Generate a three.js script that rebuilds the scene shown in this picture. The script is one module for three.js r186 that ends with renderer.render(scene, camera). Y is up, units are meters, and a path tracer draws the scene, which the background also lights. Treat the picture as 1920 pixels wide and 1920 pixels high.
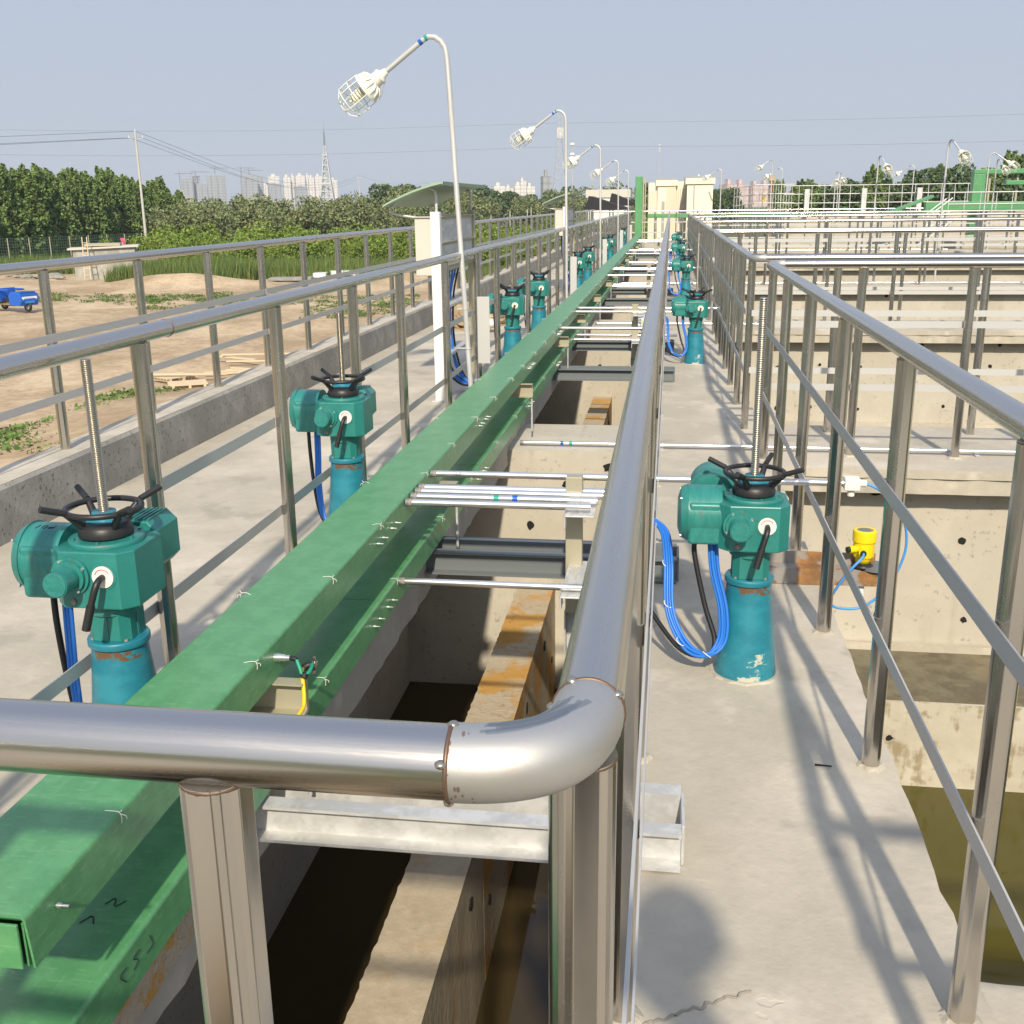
import * as THREE from 'three';
import { mergeGeometries, mergeVertices, toCreasedNormals } from 'three/addons/utils/BufferGeometryUtils.js';
import { RoundedBoxGeometry } from 'three/addons/geometries/RoundedBoxGeometry.js';
import { TextGeometry } from 'three/addons/geometries/TextGeometry.js';
import { MarchingCubes } from 'three/addons/objects/MarchingCubes.js';
import { FontLoader } from 'three/addons/loaders/FontLoader.js';

// ------------------------------------------------------------------ camera, sky, sun, exposure
const scene = new THREE.Scene();
const camera = new THREE.PerspectiveCamera(51.28, 1, 0.05, 9000);
camera.position.set(0, 1.515, 0);
camera.rotation.order = 'YXZ';
camera.rotation.set(THREE.MathUtils.degToRad(-16.086), THREE.MathUtils.degToRad(8.355), THREE.MathUtils.degToRad(-0.704));
const renderer = new THREE.WebGLRenderer({ antialias: true });
renderer.toneMapping = THREE.LinearToneMapping;
renderer.toneMappingExposure = 1.16;
renderer.shadowMap.enabled = true;

const SUN = new THREE.Vector3(0.114, 0.74, 0.99).normalize();
{
  const W = 512, H = 256, d = new Float32Array(W * H * 4);
  const lerp = (a, b, t) => a + (b - a) * t;
  for (let j = 0; j < H; j++) for (let i = 0; i < W; i++) {
    const el = ((j + .5) / H - .5) * Math.PI, az = ((i + .5) / W - .5) * 2 * Math.PI;
    const v = new THREE.Vector3(Math.cos(el) * Math.cos(az), Math.sin(el), Math.cos(el) * Math.sin(az));
    const h = Math.max(0, v.y), t = 1 - Math.exp(-h * 3.2);
    const cs = Math.max(0, v.dot(SUN)), glow = .34 * Math.pow(cs, 2) + .6 * Math.pow(cs, 20);
    const hz = [.482, .53, .588], ze = [.36, .44, .635], gl = [1, .93, .8];
    const below = v.y < 0 ? Math.max(.35, 1 + v.y * 3) : 1;
    for (let c = 0; c < 3; c++) d[(j * W + i) * 4 + c] = (lerp(hz[c], ze[c], t) + glow * gl[c]) * below;
    d[(j * W + i) * 4 + 3] = 1;
  }
  const tx = new THREE.DataTexture(d, W, H, THREE.RGBAFormat, THREE.FloatType);
  tx.mapping = THREE.EquirectangularReflectionMapping; tx.magFilter = tx.minFilter = THREE.LinearFilter; tx.wrapS = THREE.RepeatWrapping; tx.needsUpdate = true;
  scene.background = tx; scene.environment = tx;
}
const sun = new THREE.DirectionalLight(new THREE.Color(1, .885, .70), 4.45);
sun.position.copy(SUN).multiplyScalar(120); sun.castShadow = true; sun.shadow.radius = 2.5;
sun.shadow.mapSize.set(4096, 4096);
Object.assign(sun.shadow.camera, { left: -80, right: 80, top: 80, bottom: -80, near: 1, far: 400 });
scene.add(sun); scene.add(sun.target);
scene.fog = new THREE.FogExp2(new THREE.Color(.60, .67, .76), 0.0002);

// ------------------------------------------------------------------ helpers
let seed = 7;
const rnd = () => { seed |= 0; seed = seed + 0x6D2B79F5 | 0; let t = Math.imul(seed ^ seed >>> 15, 1 | seed); t = t + Math.imul(t ^ t >>> 7, 61 | t) ^ t; return ((t ^ t >>> 14) >>> 0) / 4294967296; };
const rr = (a, b) => a + (b - a) * rnd();
const V = (x, y, z) => new THREE.Vector3(x, y, z);
const taken = {};
const numbered = (n) => { const k = taken[n] = (taken[n] ?? -1) + 1; return k ? `${n}_${String(k).padStart(3, '0')}` : n; };
function tag(o, label, category, group, kind) { o.userData.label = label; if (category) o.userData.category = category; if (group) o.userData.group = group; if (kind) o.userData.kind = kind; return o; }
function thing(name, label, category, pos = [0, 0, 0], turn = 0, group) {
  const o = new THREE.Group(); o.name = numbered(name); scene.add(o); o.position.set(...pos); o.rotation.y = turn;
  return tag(o, label, category, group);
}
function copyOf(o, label, pos, turn = 0, group) { const c = o.clone(); c.name = numbered(o.name.replace(/_\d{3}$/, '')); c.userData = { ...o.userData }; scene.add(c); c.position.set(...pos); c.rotation.y = turn; if (label) c.userData.label = label; if (group) c.userData.group = group; return c; }
const clean = (g) => { if (g.index) g = g.toNonIndexed(); for (const k of Object.keys(g.attributes)) if (!['position', 'normal', 'uv', 'color'].includes(k)) g.deleteAttribute(k); return g; };
function merge(gs) { gs = gs.flat(9).map(clean); const anyC = gs.some((g) => g.attributes.color); if (anyC) gs.forEach((g) => { if (!g.attributes.color) g.setAttribute('color', new THREE.BufferAttribute(new Float32Array(g.attributes.position.count * 3).fill(1), 3)); }); return gs.length === 1 ? gs[0] : mergeGeometries(gs); }
function part(name, g, m, parent = scene) { if (Array.isArray(g)) g = merge(g); const o = new THREE.Mesh(g, m); o.name = parent === scene ? numbered(name) : name; parent.add(o); return o; }
function struct(name, g, m) { const o = part(name, g, m); o.userData.kind = 'structure'; return o; }
// box given by its extents
function bx(x0, x1, y0, y1, z0, z1) { const g = new THREE.BoxGeometry(Math.abs(x1 - x0), Math.abs(y1 - y0), Math.abs(z1 - z0)); g.translate((x0 + x1) / 2, (y0 + y1) / 2, (z0 + z1) / 2); return g; }
function rbx(x0, x1, y0, y1, z0, z1, r = .004, s = 2) { const g = new RoundedBoxGeometry(Math.abs(x1 - x0), Math.abs(y1 - y0), Math.abs(z1 - z0), s, r); g.translate((x0 + x1) / 2, (y0 + y1) / 2, (z0 + z1) / 2); return g; }
function cyl(a, b, r0, r1 = r0, seg = 16, open = false) { const d = b.clone().sub(a), L = d.length(), g = new THREE.CylinderGeometry(r1, r0, L, seg, 1, open); g.applyQuaternion(new THREE.Quaternion().setFromUnitVectors(V(0, 1, 0), d.normalize())); g.translate((a.x + b.x) / 2, (a.y + b.y) / 2, (a.z + b.z) / 2); return g; }
function tube(pts, r, seg = 24, rad = 8, closed = false, tension = .5) { return new THREE.TubeGeometry(new THREE.CatmullRomCurve3(pts.map((p) => Array.isArray(p) ? V(...p) : p), closed, 'catmullrom', tension), seg, r, rad, closed); }
function lathe(pts, seg = 28) { return new THREE.LatheGeometry(pts.map((p) => new THREE.Vector2(p[0], p[1])), seg); }
// uv in metres from the dominant axis of each triangle
function muv(g, s = 1, ox = 0, oy = 0) {
  g = clean(g); g.computeVertexNormals(); const p = g.attributes.position, n = g.attributes.normal, uv = new Float32Array(p.count * 2);
  for (let i = 0; i < p.count; i += 3) {
    let ax = 0, ay = 0, az = 0; for (let k = 0; k < 3; k++) { ax += Math.abs(n.getX(i + k)); ay += Math.abs(n.getY(i + k)); az += Math.abs(n.getZ(i + k)); }
    for (let k = i; k < i + 3; k++) {
      const x = p.getX(k), y = p.getY(k), z = p.getZ(k); let u, v;
      if (ay >= ax && ay >= az) { u = x; v = -z; } else if (ax >= az) { u = z; v = y; } else { u = x; v = y; }
      uv[k * 2] = u * s + ox; uv[k * 2 + 1] = v * s + oy;
    }
  }
  g.setAttribute('uv', new THREE.BufferAttribute(uv, 2)); return g;
}
// slab: polygon in plan (x, z) pulled down from y1 to y0
function slab(poly, y0, y1) { const s = new THREE.Shape(poly.map(([x, z]) => new THREE.Vector2(x, -z))); const g = new THREE.ExtrudeGeometry(s, { depth: y1 - y0, bevelEnabled: false }); g.rotateX(-Math.PI / 2); g.translate(0, y0, 0); return g; }
function extrudeZ(shape, z0, z1, o = {}) { const g = new THREE.ExtrudeGeometry(shape, { depth: Math.abs(z1 - z0), bevelEnabled: false, curveSegments: 6, ...o }); g.translate(0, 0, Math.min(z0, z1)); return g; }

// ------------------------------------------------------------------ procedural textures
function noiseGrid(n, s) { const a = new Float32Array(n * n); let k = s; const r = () => { k = (k * 1664525 + 1013904223) >>> 0; return k / 4294967296; }; for (let i = 0; i < n * n; i++) a[i] = r(); return a; }
function tileNoise(N, oct, s, base = 4, gain = .55) {
  const out = new Float32Array(N * N); let amp = 1, tot = 0, f = base;
  for (let o = 0; o < oct && f <= N; o++, f *= 2, amp *= gain) {
    const g = noiseGrid(f, s + o * 977); tot += amp;
    for (let y = 0; y < N; y++) { const fy = y / N * f, y0 = Math.floor(fy), ty = fy - y0, sy = ty * ty * (3 - 2 * ty); for (let x = 0; x < N; x++) { const fx = x / N * f, x0 = Math.floor(fx), tx = fx - x0, sx = tx * tx * (3 - 2 * tx); const a = g[(y0 % f) * f + x0 % f], b = g[(y0 % f) * f + (x0 + 1) % f], c = g[((y0 + 1) % f) * f + x0 % f], d = g[((y0 + 1) % f) * f + (x0 + 1) % f]; out[y * N + x] += amp * ((a * (1 - sx) + b * sx) * (1 - sy) + (c * (1 - sx) + d * sx) * sy); } }
  }
  for (let i = 0; i < out.length; i++) out[i] /= tot; return out;
}
const s8 = (l) => { l = Math.min(1, Math.max(0, l)); return Math.round(255 * (l <= .0031308 ? 12.92 * l : 1.055 * Math.pow(l, 1 / 2.4) - .055)); };
function colorTex(N, fn) { const d = new Uint8Array(N * N * 4); for (let y = 0; y < N; y++) for (let x = 0; x < N; x++) { const c = fn(x, y, y * N + x), k = (y * N + x) * 4; d[k] = s8(c[0]); d[k + 1] = s8(c[1]); d[k + 2] = s8(c[2]); d[k + 3] = 255; } const t = new THREE.DataTexture(d, N, N); t.colorSpace = THREE.SRGBColorSpace; return fin(t); }
function grayTex(N, fn) { const d = new Uint8Array(N * N * 4); for (let y = 0; y < N; y++) for (let x = 0; x < N; x++) { const v = Math.round(255 * Math.min(1, Math.max(0, fn(x, y, y * N + x)))), k = (y * N + x) * 4; d[k] = d[k + 1] = d[k + 2] = v; d[k + 3] = 255; } return fin(new THREE.DataTexture(d, N, N)); }
function fin(t) { t.wrapS = t.wrapT = THREE.RepeatWrapping; t.magFilter = THREE.LinearFilter; t.minFilter = THREE.LinearMipmapLinearFilter; t.generateMipmaps = true; t.needsUpdate = true; return t; }
const sm = (a, b, x) => { const t = Math.min(1, Math.max(0, (x - a) / (b - a))); return t * t * (3 - 2 * t); };
const mix3 = (a, b, t) => [a[0] + (b[0] - a[0]) * t, a[1] + (b[1] - a[1]) * t, a[2] + (b[2] - a[2]) * t];
const nA = tileNoise(1024, 8, 11, 3, .62), nB = tileNoise(1024, 6, 77, 5, .6), nC = tileNoise(512, 7, 5, 8, .7), nD = tileNoise(512, 5, 901, 4, .55), nF = tileNoise(1024, 5, 3001, 64, .7);
const streak = (() => { const N = 512, a = new Float32Array(N * N), g = tileNoise(512, 6, 42, 32, .7); for (let y = 0; y < N; y++) for (let x = 0; x < N; x++) { let s = 0; for (let k = 0; k < 24; k++) s += g[((y + k * 5) % N) * N + x]; a[y * N + x] = s / 24; } return a; })();

const texConcrete = colorTex(1024, (x, y, i) => { const t = nA[i], b = nB[i], f = nF[i]; let c = mix3([.405, .37, .30], [.54, .49, .405], sm(.3, .7, t)); c = mix3(c, [.60, .55, .46], .6 * sm(.58, .72, b)); c = mix3(c, [.30, .275, .235], .5 * sm(.60, .70, 1 - b)); const k = .93 + .14 * f; return c.map((v) => v * k); });
const bumpConcrete = grayTex(1024, (x, y, i) => .55 * nF[i] + .35 * nA[i] + (nB[i] > .7 ? -.25 : 0));
const texWall = colorTex(1024, (x, y, i) => { let c = mix3([.44, .405, .335], [.53, .495, .42], sm(.3, .7, nA[i])); const st = streak[(y >> 1) * 512 + (x >> 1)]; c = mix3(c, [.33, .29, .215], .45 * sm(.53, .6, st) * sm(.45, .62, nB[i])); if (nF[i] > .715) c = c.map((v) => v * .7); return c; });
const texStain = colorTex(1024, (x, y, i) => { let c = mix3([.44, .40, .315], [.54, .50, .41], sm(.3, .7, nA[i])); const st = streak[(((y >> 1) * 3) % 512) * 512 + (x >> 1)]; c = mix3(c, [.26, .21, .125], .85 * sm(.505, .56, st * .8 + nB[i] * .2)); return c; });
const texKerb = colorTex(1024, (x, y, i) => { let c = mix3([.25, .245, .225], [.37, .36, .33], sm(.32, .68, nA[i])); c = mix3(c, [.46, .44, .40], .4 * sm(.6, .7, nB[i])); if (nF[i] > .70) c = c.map((v) => v * .42); return c; });
const texWet = colorTex(512, (x, y, i) => { let c = mix3([.095, .082, .05], [.165, .145, .095], sm(.3, .7, nC[i])); c = mix3(c, [.23, .185, .10], .5 * sm(.55, .7, nD[i])); return c; });
const texOchre = colorTex(1024, (x, y, i) => { let c = mix3([.42, .345, .24], [.52, .45, .34], sm(.3, .7, nA[i])); c = mix3(c, [.50, .27, .06], .95 * sm(.47, .58, nB[(i + 5000) % nB.length])); c = mix3(c, [.22, .12, .04], .4 * sm(.62, .7, nF[i])); return c; });
const texRough = colorTex(1024, (x, y, i) => { let c = mix3([.40, .335, .24], [.52, .445, .33], sm(.3, .7, nA[i])); c = mix3(c, [.44, .30, .14], .5 * sm(.57, .68, nB[(i + 9000) % nB.length])); return c.map((v) => v * (.85 + .3 * nF[i])); });
const texRust = colorTex(512, (x, y, i) => { let c = mix3([.20, .105, .045], [.34, .17, .06], sm(.3, .7, nC[i])); c = mix3(c, [.29, .285, .27], .85 * sm(.44, .54, nD[i])); return c; });
const texFRP = colorTex(512, (x, y, i) => { const a = nC[i], f = streak[((x * 3) % 512) * 512 + (y * 2 % 512)], f2 = streak[i]; let c = mix3([.072, .25, .098], [.095, .295, .122], sm(.3, .7, a)); c = mix3(c, [.20, .42, .22], .4 * sm(.52, .6, f) + .2 * sm(.53, .6, f2)); return c; });
const texDirt = colorTex(1024, (x, y, i) => { let c = mix3([.33, .235, .135], [.56, .435, .285], sm(.32, .66, nA[i] * .75 + nF[i] * .25)); c = mix3(c, [.56, .45, .30], .5 * sm(.55, .7, nB[i])); c = mix3(c, [.24, .21, .09], .6 * sm(.60, .70, nB[(i * 1 + 262144) % nB.length] * .6 + nF[i] * .4)); return c.map((v) => v * (.88 + .24 * nF[i])); });
const texField = colorTex(512, (x, y, i) => mix3(mix3([.05, .075, .022], [.10, .125, .04], sm(.3, .7, nC[i])), [.17, .15, .07], .6 * sm(.55, .7, nD[i])));
const texSteel = grayTex(512, (x, y, i) => .20 + .18 * sm(.42, .6, streak[i]) + .12 * nC[i]);
const texPeel = grayTex(512, (x, y, i) => nC[(i * 7) % nC.length] * .3 + tileSafe(nC, x * 4, y * 4) * .7);
function tileSafe(a, x, y) { return a[(y % 512) * 512 + (x % 512)]; }
const texTeal = colorTex(512, (x, y, i) => { let c = mix3([.016, .18, .16], [.024, .22, .195], sm(.3, .7, nC[i])); c = mix3(c, [.10, .09, .06], .6 * sm(.66, .70, nD[i] * .5 + nC[(i + 999) % nC.length] * .5)); return c; });
const texCone = colorTex(512, (x, y, i) => { let c = mix3([.012, .17, .235], [.02, .215, .285], sm(.3, .7, nC[i])); const v = y / 512; const chip = nC[(i + 4321) % nC.length] * .6 + nD[i] * .4; if (v < .3) c = mix3(c, [.45, .46, .38], sm(.545 + v * .35, .575 + v * .35, chip)); if (v > .9) c = mix3(c, [.13, .07, .035], sm(.50, .55, chip)); return c; });
const texGalv = colorTex(512, (x, y, i) => { const k = .50 + .14 * sm(.35, .65, nC[i]); let c = [k, k * 1.0, k * .985]; c = mix3(c, [.20, .12, .06], .8 * sm(.69, .73, nC[(i + 700) % nC.length] * .55 + nD[i] * .45)); return c; });
const texFar = (base, line, n, m) => colorTex(64, (x, y) => (y % n < 1 || x % m < 1) ? line : base);

const M = {};
const std = (o) => new THREE.MeshStandardMaterial(o);
const lin = (r, g, b) => new THREE.Color().setRGB(r, g, b);
M.concrete = std({ map: texConcrete, bumpMap: bumpConcrete, bumpScale: .004, roughness: .92 });
M.wall = std({ map: texWall, bumpMap: bumpConcrete, bumpScale: .002, roughness: .9 });
M.stain = std({ map: texStain, bumpMap: bumpConcrete, bumpScale: .002, roughness: .85 });
M.kerb = std({ map: texKerb, bumpMap: bumpConcrete, bumpScale: .004, roughness: .9 });
M.wet = std({ map: texWet, roughness: .45 });
M.ochre = std({ map: texOchre, bumpMap: bumpConcrete, bumpScale: .008, roughness: .9 });
M.rough = std({ map: texRough, bumpMap: bumpConcrete, bumpScale: .004, roughness: .95 });
M.rust = std({ map: texRust, roughness: .8, metalness: .1 });
M.patch = std({ color: lin(.012, .011, .010), roughness: .95 });
M.frp = new THREE.MeshPhysicalMaterial({ map: texFRP, roughness: .42, clearcoat: .35, clearcoatRoughness: .35 });
M.dirt = std({ map: texDirt, roughness: 1 });
M.field = std({ map: texField, roughness: 1 });
M.steel = std({ color: lin(.57, .54, .50), metalness: 1, roughness: .68, roughnessMap: texSteel });
M.elbow = std({ color: lin(.66, .65, .63), metalness: .9, roughness: .42 });
{ const cv = document.createElement('canvas'); cv.width = 512; cv.height = 256; const c = cv.getContext('2d'); c.fillStyle = '#bdbcb9'; c.fillRect(0, 0, 512, 256); c.lineCap = 'round'; let q = 5; const r = () => (q = (q * 16807) % 2147483647) / 2147483647; for (let i = 0; i < 400; i++) { c.strokeStyle = `rgba(${150 + r() * 60},${145 + r() * 60},${140 + r() * 60},.10)`; c.lineWidth = 1 + r() * 5; const x = r() * 512, y = r() * 256; c.beginPath(); c.moveTo(x, y); c.lineTo(x + r() * 60 - 30, y + r() * 20 - 10); c.stroke(); } for (let i = 0; i < 16; i++) { c.strokeStyle = 'rgba(128,134,142,.55)'; c.lineWidth = 5 + r() * 7; const y = (228 + r() * 46) % 256, x = 70 + r() * 60; c.beginPath(); c.moveTo(x, y); c.bezierCurveTo(x + 80, y - 6 + r() * 12, x + 160, y - 6 + r() * 12, x + 180 + r() * 120, y - 10 + r() * 20); c.stroke(); } for (let i = 0; i < 70; i++) { c.fillStyle = `rgba(${96 + r() * 40},${60 + r() * 30},${40 + r() * 20},.5)`; const t = r(); c.beginPath(); c.arc(t * t * 60, r() * 256, 1 + r() * 3, 0, 7); c.fill(); } const t = new THREE.CanvasTexture(cv); t.colorSpace = THREE.SRGBColorSpace; M.elbow = std({ map: t, metalness: .8, roughness: .5 }); }
M.weld = std({ color: lin(.20, .13, .09), metalness: .7, roughness: .5 });
M.bar = std({ color: lin(.52, .52, .505), metalness: .3, roughness: .5 });
M.teal = new THREE.MeshPhysicalMaterial({ map: texTeal, bumpMap: texPeel, bumpScale: .0009, roughness: .42, clearcoat: .3, clearcoatRoughness: .3 });
M.cone = new THREE.MeshPhysicalMaterial({ map: texCone, bumpMap: texPeel, bumpScale: .0006, roughness: .38, clearcoat: .35, clearcoatRoughness: .3 });
M.black = std({ color: lin(.018, .018, .02), roughness: .45 });
M.blackCable = std({ color: lin(.015, .015, .016), roughness: .5 });
M.blueCable = std({ color: lin(.02, .17, .62), roughness: .42 });
M.stem = std({ color: lin(.52, .47, .38), metalness: 1, roughness: .3 });
M.dial = std({ color: lin(.78, .74, .68), roughness: .5 });
M.red = std({ color: lin(.5, .05, .03), roughness: .6 });
M.galv = std({ map: texGalv, metalness: .35, roughness: .5 });
M.conduit = std({ color: lin(.78, .79, .79), metalness: .9, roughness: .28 });
M.greySteel = std({ color: lin(.17, .19, .20), metalness: .2, roughness: .5 });
M.beige = std({ color: lin(.40, .37, .27), metalness: .25, roughness: .5 });
M.white = std({ color: lin(.72, .72, .68), roughness: .5 });
M.cabinet = std({ color: lin(.56, .53, .47), roughness: .5 });
M.tie = std({ color: lin(.78, .78, .70), roughness: .5 });
M.yellow = std({ color: lin(.80, .62, .01), roughness: .35 });
M.cableYellow = std({ color: lin(.78, .56, .01), roughness: .45 });
M.cableGreen = std({ color: lin(.01, .26, .16), roughness: .45 });
M.lamp = std({ color: lin(.74, .74, .66), roughness: .45 });
M.glass = new THREE.MeshPhysicalMaterial({ color: lin(.93, .95, .92), transmission: 1, thickness: 0, roughness: .04, ior: 1.45 });
M.bulb = std({ color: lin(.85, .83, .72), roughness: .4 });
M.tapeBlue = std({ color: lin(.01, .09, .45), roughness: .35 });
M.tapeGreen = std({ color: lin(.01, .30, .22), roughness: .35 });
M.waterTrench = new THREE.MeshPhysicalMaterial({ color: lin(.05, .036, .016), roughness: .03, ior: 1.33 });
M.waterBasin = new THREE.MeshPhysicalMaterial({ color: lin(.085, .074, .018), roughness: .05, ior: 1.33 });
M.bark = std({ color: lin(.16, .13, .10), roughness: 1 });
M.person = std({ color: lin(.03, .035, .05), roughness: .9 });
M.skin = std({ color: lin(.45, .28, .19), roughness: .6 });
M.ink = std({ color: lin(.02, .02, .03), roughness: .8 });

// ------------------------------------------------------------------ the setting: terrain
{
  struct('ground', (() => { const g = new THREE.PlaneGeometry(16000, 16000, 1, 1); g.rotateX(-Math.PI / 2); g.translate(0, -4.5, 0); return muv(g, .05); })(), M.field);
  // sandy lot beside the tank, uneven
  const g = new THREE.PlaneGeometry(110, 100, 220, 200); g.rotateX(-Math.PI / 2); g.translate(-58, 0, -42);
  const p = g.attributes.position;
  for (let i = 0; i < p.count; i++) { const x = p.getX(i), z = p.getZ(i); const u = Math.floor(((x * .028) % 1 + 1) % 1 * 1024), v = Math.floor(((z * .028) % 1 + 1) % 1 * 1024); p.setY(i, -4 + .5 * (nA[v * 1024 + u] - .5) + .9 * Math.exp(-((x + 36) ** 2 / 30 + (z + 77) ** 2 / 10)) + .7 * Math.exp(-((x + 21) ** 2 / 14 + (z + 81) ** 2 / 8)) + .5 * Math.exp(-((x + 12) ** 2 / 14 + (z + 27) ** 2 / 20))); }
  g.computeVertexNormals(); const uv = new Float32Array(p.count * 2); for (let i = 0; i < p.count; i++) { uv[i * 2] = p.getX(i) * .075; uv[i * 2 + 1] = p.getZ(i) * .075; } g.setAttribute('uv', new THREE.BufferAttribute(uv, 2));
  struct('dirt_lot', g, M.dirt);
}

// ------------------------------------------------------------------ the tank: decks, walls, water
const PER = 7.2, CELLS = 5;                     // one treatment cell every 7.2 m
const ZX = [-7.0, -14.15, -21.3, -28.5, -35.7]; // centre lines of the cross walls
const jag = (a, b, n, amp) => { const o = []; for (let i = 0; i <= n; i++) o.push([a + (b - a) * i / n, rr(-amp, amp)]); return o; };
{
  // right walkway
  const edge = jag(3, -12, 190, .007).map(([z, j]) => [.655 + j, z]);
  const poly = [[-.12, 3], ...edge, [.655, -42], [-.12, -42]];
  struct('walkway', [muv(slab(poly, -.2, 0), .45)], M.concrete);
  struct('walkway_wall', muv(bx(-.10, .5, -4, -.2, 3, -42), .4), M.wall);
  // left walkway and its kerb, the outer wall of the tank
  const e2 = jag(3, -12, 190, .006).map(([z, j]) => [-1.0 + j, z]);
  struct('walkway', muv(slab([[-2.87, 3], [-2.87, -42], [-1.0, -42], ...e2.slice().reverse()], -.1, .1), .45, .3, .7), M.concrete);
  const sh = new THREE.Shape(); sh.moveTo(-3.10, -.3); sh.lineTo(-2.868, -.3); sh.lineTo(-2.868, .338); sh.lineTo(-2.88, .352); sh.lineTo(-3.09, .352); sh.lineTo(-3.10, .34);
  const kerb = struct('kerb', [muv(extrudeZ(sh, -44, 3), .8)], M.kerb);
  part('cap_screed', muv(bx(-3.085, -2.885, .352, .356, 3, -44), .6), M.concrete, kerb);
  struct('tank_wall', muv(bx(-3.09, -2.9, -4.3, -.3, 3, -44), .4), M.kerb);
  // trench below and between the walkways
  const tw = struct('trench_wall', muv(bx(-1.9, -1.7, -3.2, -.1, 3, -42), .5), M.wall);
  struct('trench_floor', muv(bx(-1.7, -.1, -3.4, -3.2, 3, -42), .5), M.wet);
  const holes = (parent, list, plane) => { for (const [a, y, at] of list) { const n = 11, pts = []; const R = rr(.018, .03); for (let i = 0; i < n; i++) { const t = i / n * Math.PI * 2, r = R * rr(.75, 1.25); pts.push(new THREE.Vector2(Math.cos(t) * r, Math.sin(t) * r)); } const g = new THREE.ExtrudeGeometry(new THREE.Shape(pts), { depth: .006, bevelEnabled: false }); if (plane === 'x') { g.rotateY(Math.PI / 2); g.translate(at, y, a); } else g.translate(a, y, at); part('tie_hole_patch', g, M.patch, parent); } };
  for (let k = 0; k < CELLS; k++) {
    const zc = ZX[k], zf = zc + .38, zb = zc - .08, z0 = k ? ZX[k - 1] - .08 : 3;
    const cw = struct('cross_wall', [muv(bx(-1.7, -.11, -3.2, .002, zf, zb - .38), .5, k * .3, k * .7)], M.wall);
    if (k < 2) holes(cw, [[-.62, -.22, zf], [-.3, -.5, zf], [-.35, -.1, zf], [-.85, -.5, zf]], 'z');
    // baffle wall standing in the trench
    const zs = k ? ZX[k - 1] - .46 : 2.4; const jg = jag(zs, zf, 60, .01);
    const strip = (za, zb, n, d0, d1) => slab([...jag(za + d0, zb + d1, n * 3, .0035).map(([z, j]) => [-.925 + j, z]), ...jag(zb, za, n, .001).map(([z, j]) => [-.69 + j, z])], -3.2, -.9);
    const bw = struct('baffle_wall', [muv(k ? strip(zs, zf, 60, 0, 0) : strip(-3.75, zf, 40, .25, 0), .55, k * .37, .2)], M.ochre);
    if (!k) part('clean_stretch', [muv(strip(zs, -3.748, 70, 0, .25), .55, .1, .4)], M.rough, bw);
    if (k < 2) for (let z = zs - (k ? .4 : 2.5), i = 0; z > zf + .2; z -= .42, i++) holes(bw, [[z, -1.07 - (i % 2) * .28, -.694 + .004]], 'x');
    struct('water', muv(bx(-1.7, -.1, -1.72, -1.66, z0 - .02, zf - .02)), M.waterTrench);
  }
  // right hand basins
  const near = struct('cross_walkway', [muv(slab([[.64, 3], [.64, -1.92], ...jag(.7, 7, 60, .006).map(([x, j]) => [x, -1.92 + j]), [7, 3]], -.2, -.003), .45, .5, .1)], M.concrete);
  struct('basin_wall', muv(bx(.5, 7, -4, -.2, 3, -1.75), .4), M.wall);
  for (let k = 0; k < CELLS; k++) {
    const zc = ZX[k], zf = zc + .67, zb = zc - .60, XR = 9 + k * 2.5;
    const N = k < 2 ? 150 : 30;
    struct('cross_walkway', [muv(slab([...jag(.645, XR, N, .006).map(([x, j]) => [x, zf + .012 + j]), [XR, zb], [.645, zb]], -.055, -.003), .45, k * .31, .6), muv(slab([...jag(.645, XR, N, .004).map(([x, j]) => [x, zf + j]), [XR, zb + .01], [.645, zb + .01]], -.15, -.05), .45, .2, .9)], M.concrete);
    const w = struct('basin_wall', [muv(bx(.5, XR, -4, -.15, zf - .18, zb + .25), .4, k * .4, k * .23)], M.wall);
    const rows = k < 2 ? [-.47, -.735, -.975] : k < 4 ? [-.47] : [];
    const L = []; for (const y of rows) for (let x = .84; x < Math.min(XR, 4.5); x += .5) L.push([x + rr(-.06, .06), y + rr(-.03, .03), zf - .18]); for (let x = 1.28; x < 4.5 && k < 3; x += .9) L.push([x, -.19, zf - .18]); holes(w, L, 'z');
    // bench with a wet skin, lower wall, water
    const b = struct('basin_bench', [muv(bx(.5, XR, -4, -1.215, zf - .18, zf + .58), .8, k * .2)], M.stain);
    part('wet_screed', muv(bx(.5, XR, -1.215, -1.208, zf - .18, zf + .56), 1), M.wet, b);
    part('ledge', muv(bx(.5, XR, -1.26, -1.16, zf - .17, zf - .14), .6), M.concrete, b);
    if (k === 0) holes(b, [[1.32, -1.44, zf + .58], [1.95, -1.42, zf + .58], [2.5, -1.46, zf + .58]], 'z');
    struct('water', muv(bx(.5, XR, -1.80, -1.74, k ? ZX[k - 1] - .35 : -1.75, zf + .57)), M.waterBasin);
  }
  // far end platform
  struct('end_walkway', muv(slab([[-3.1, -42], [22, -42], [22, -47], [-3.1, -47]], -.3, .02), .3), M.concrete);
  struct('end_wall', muv(bx(-3.1, 22, -4, -.3, -42.2, -47), .3), M.wall);
}

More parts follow.
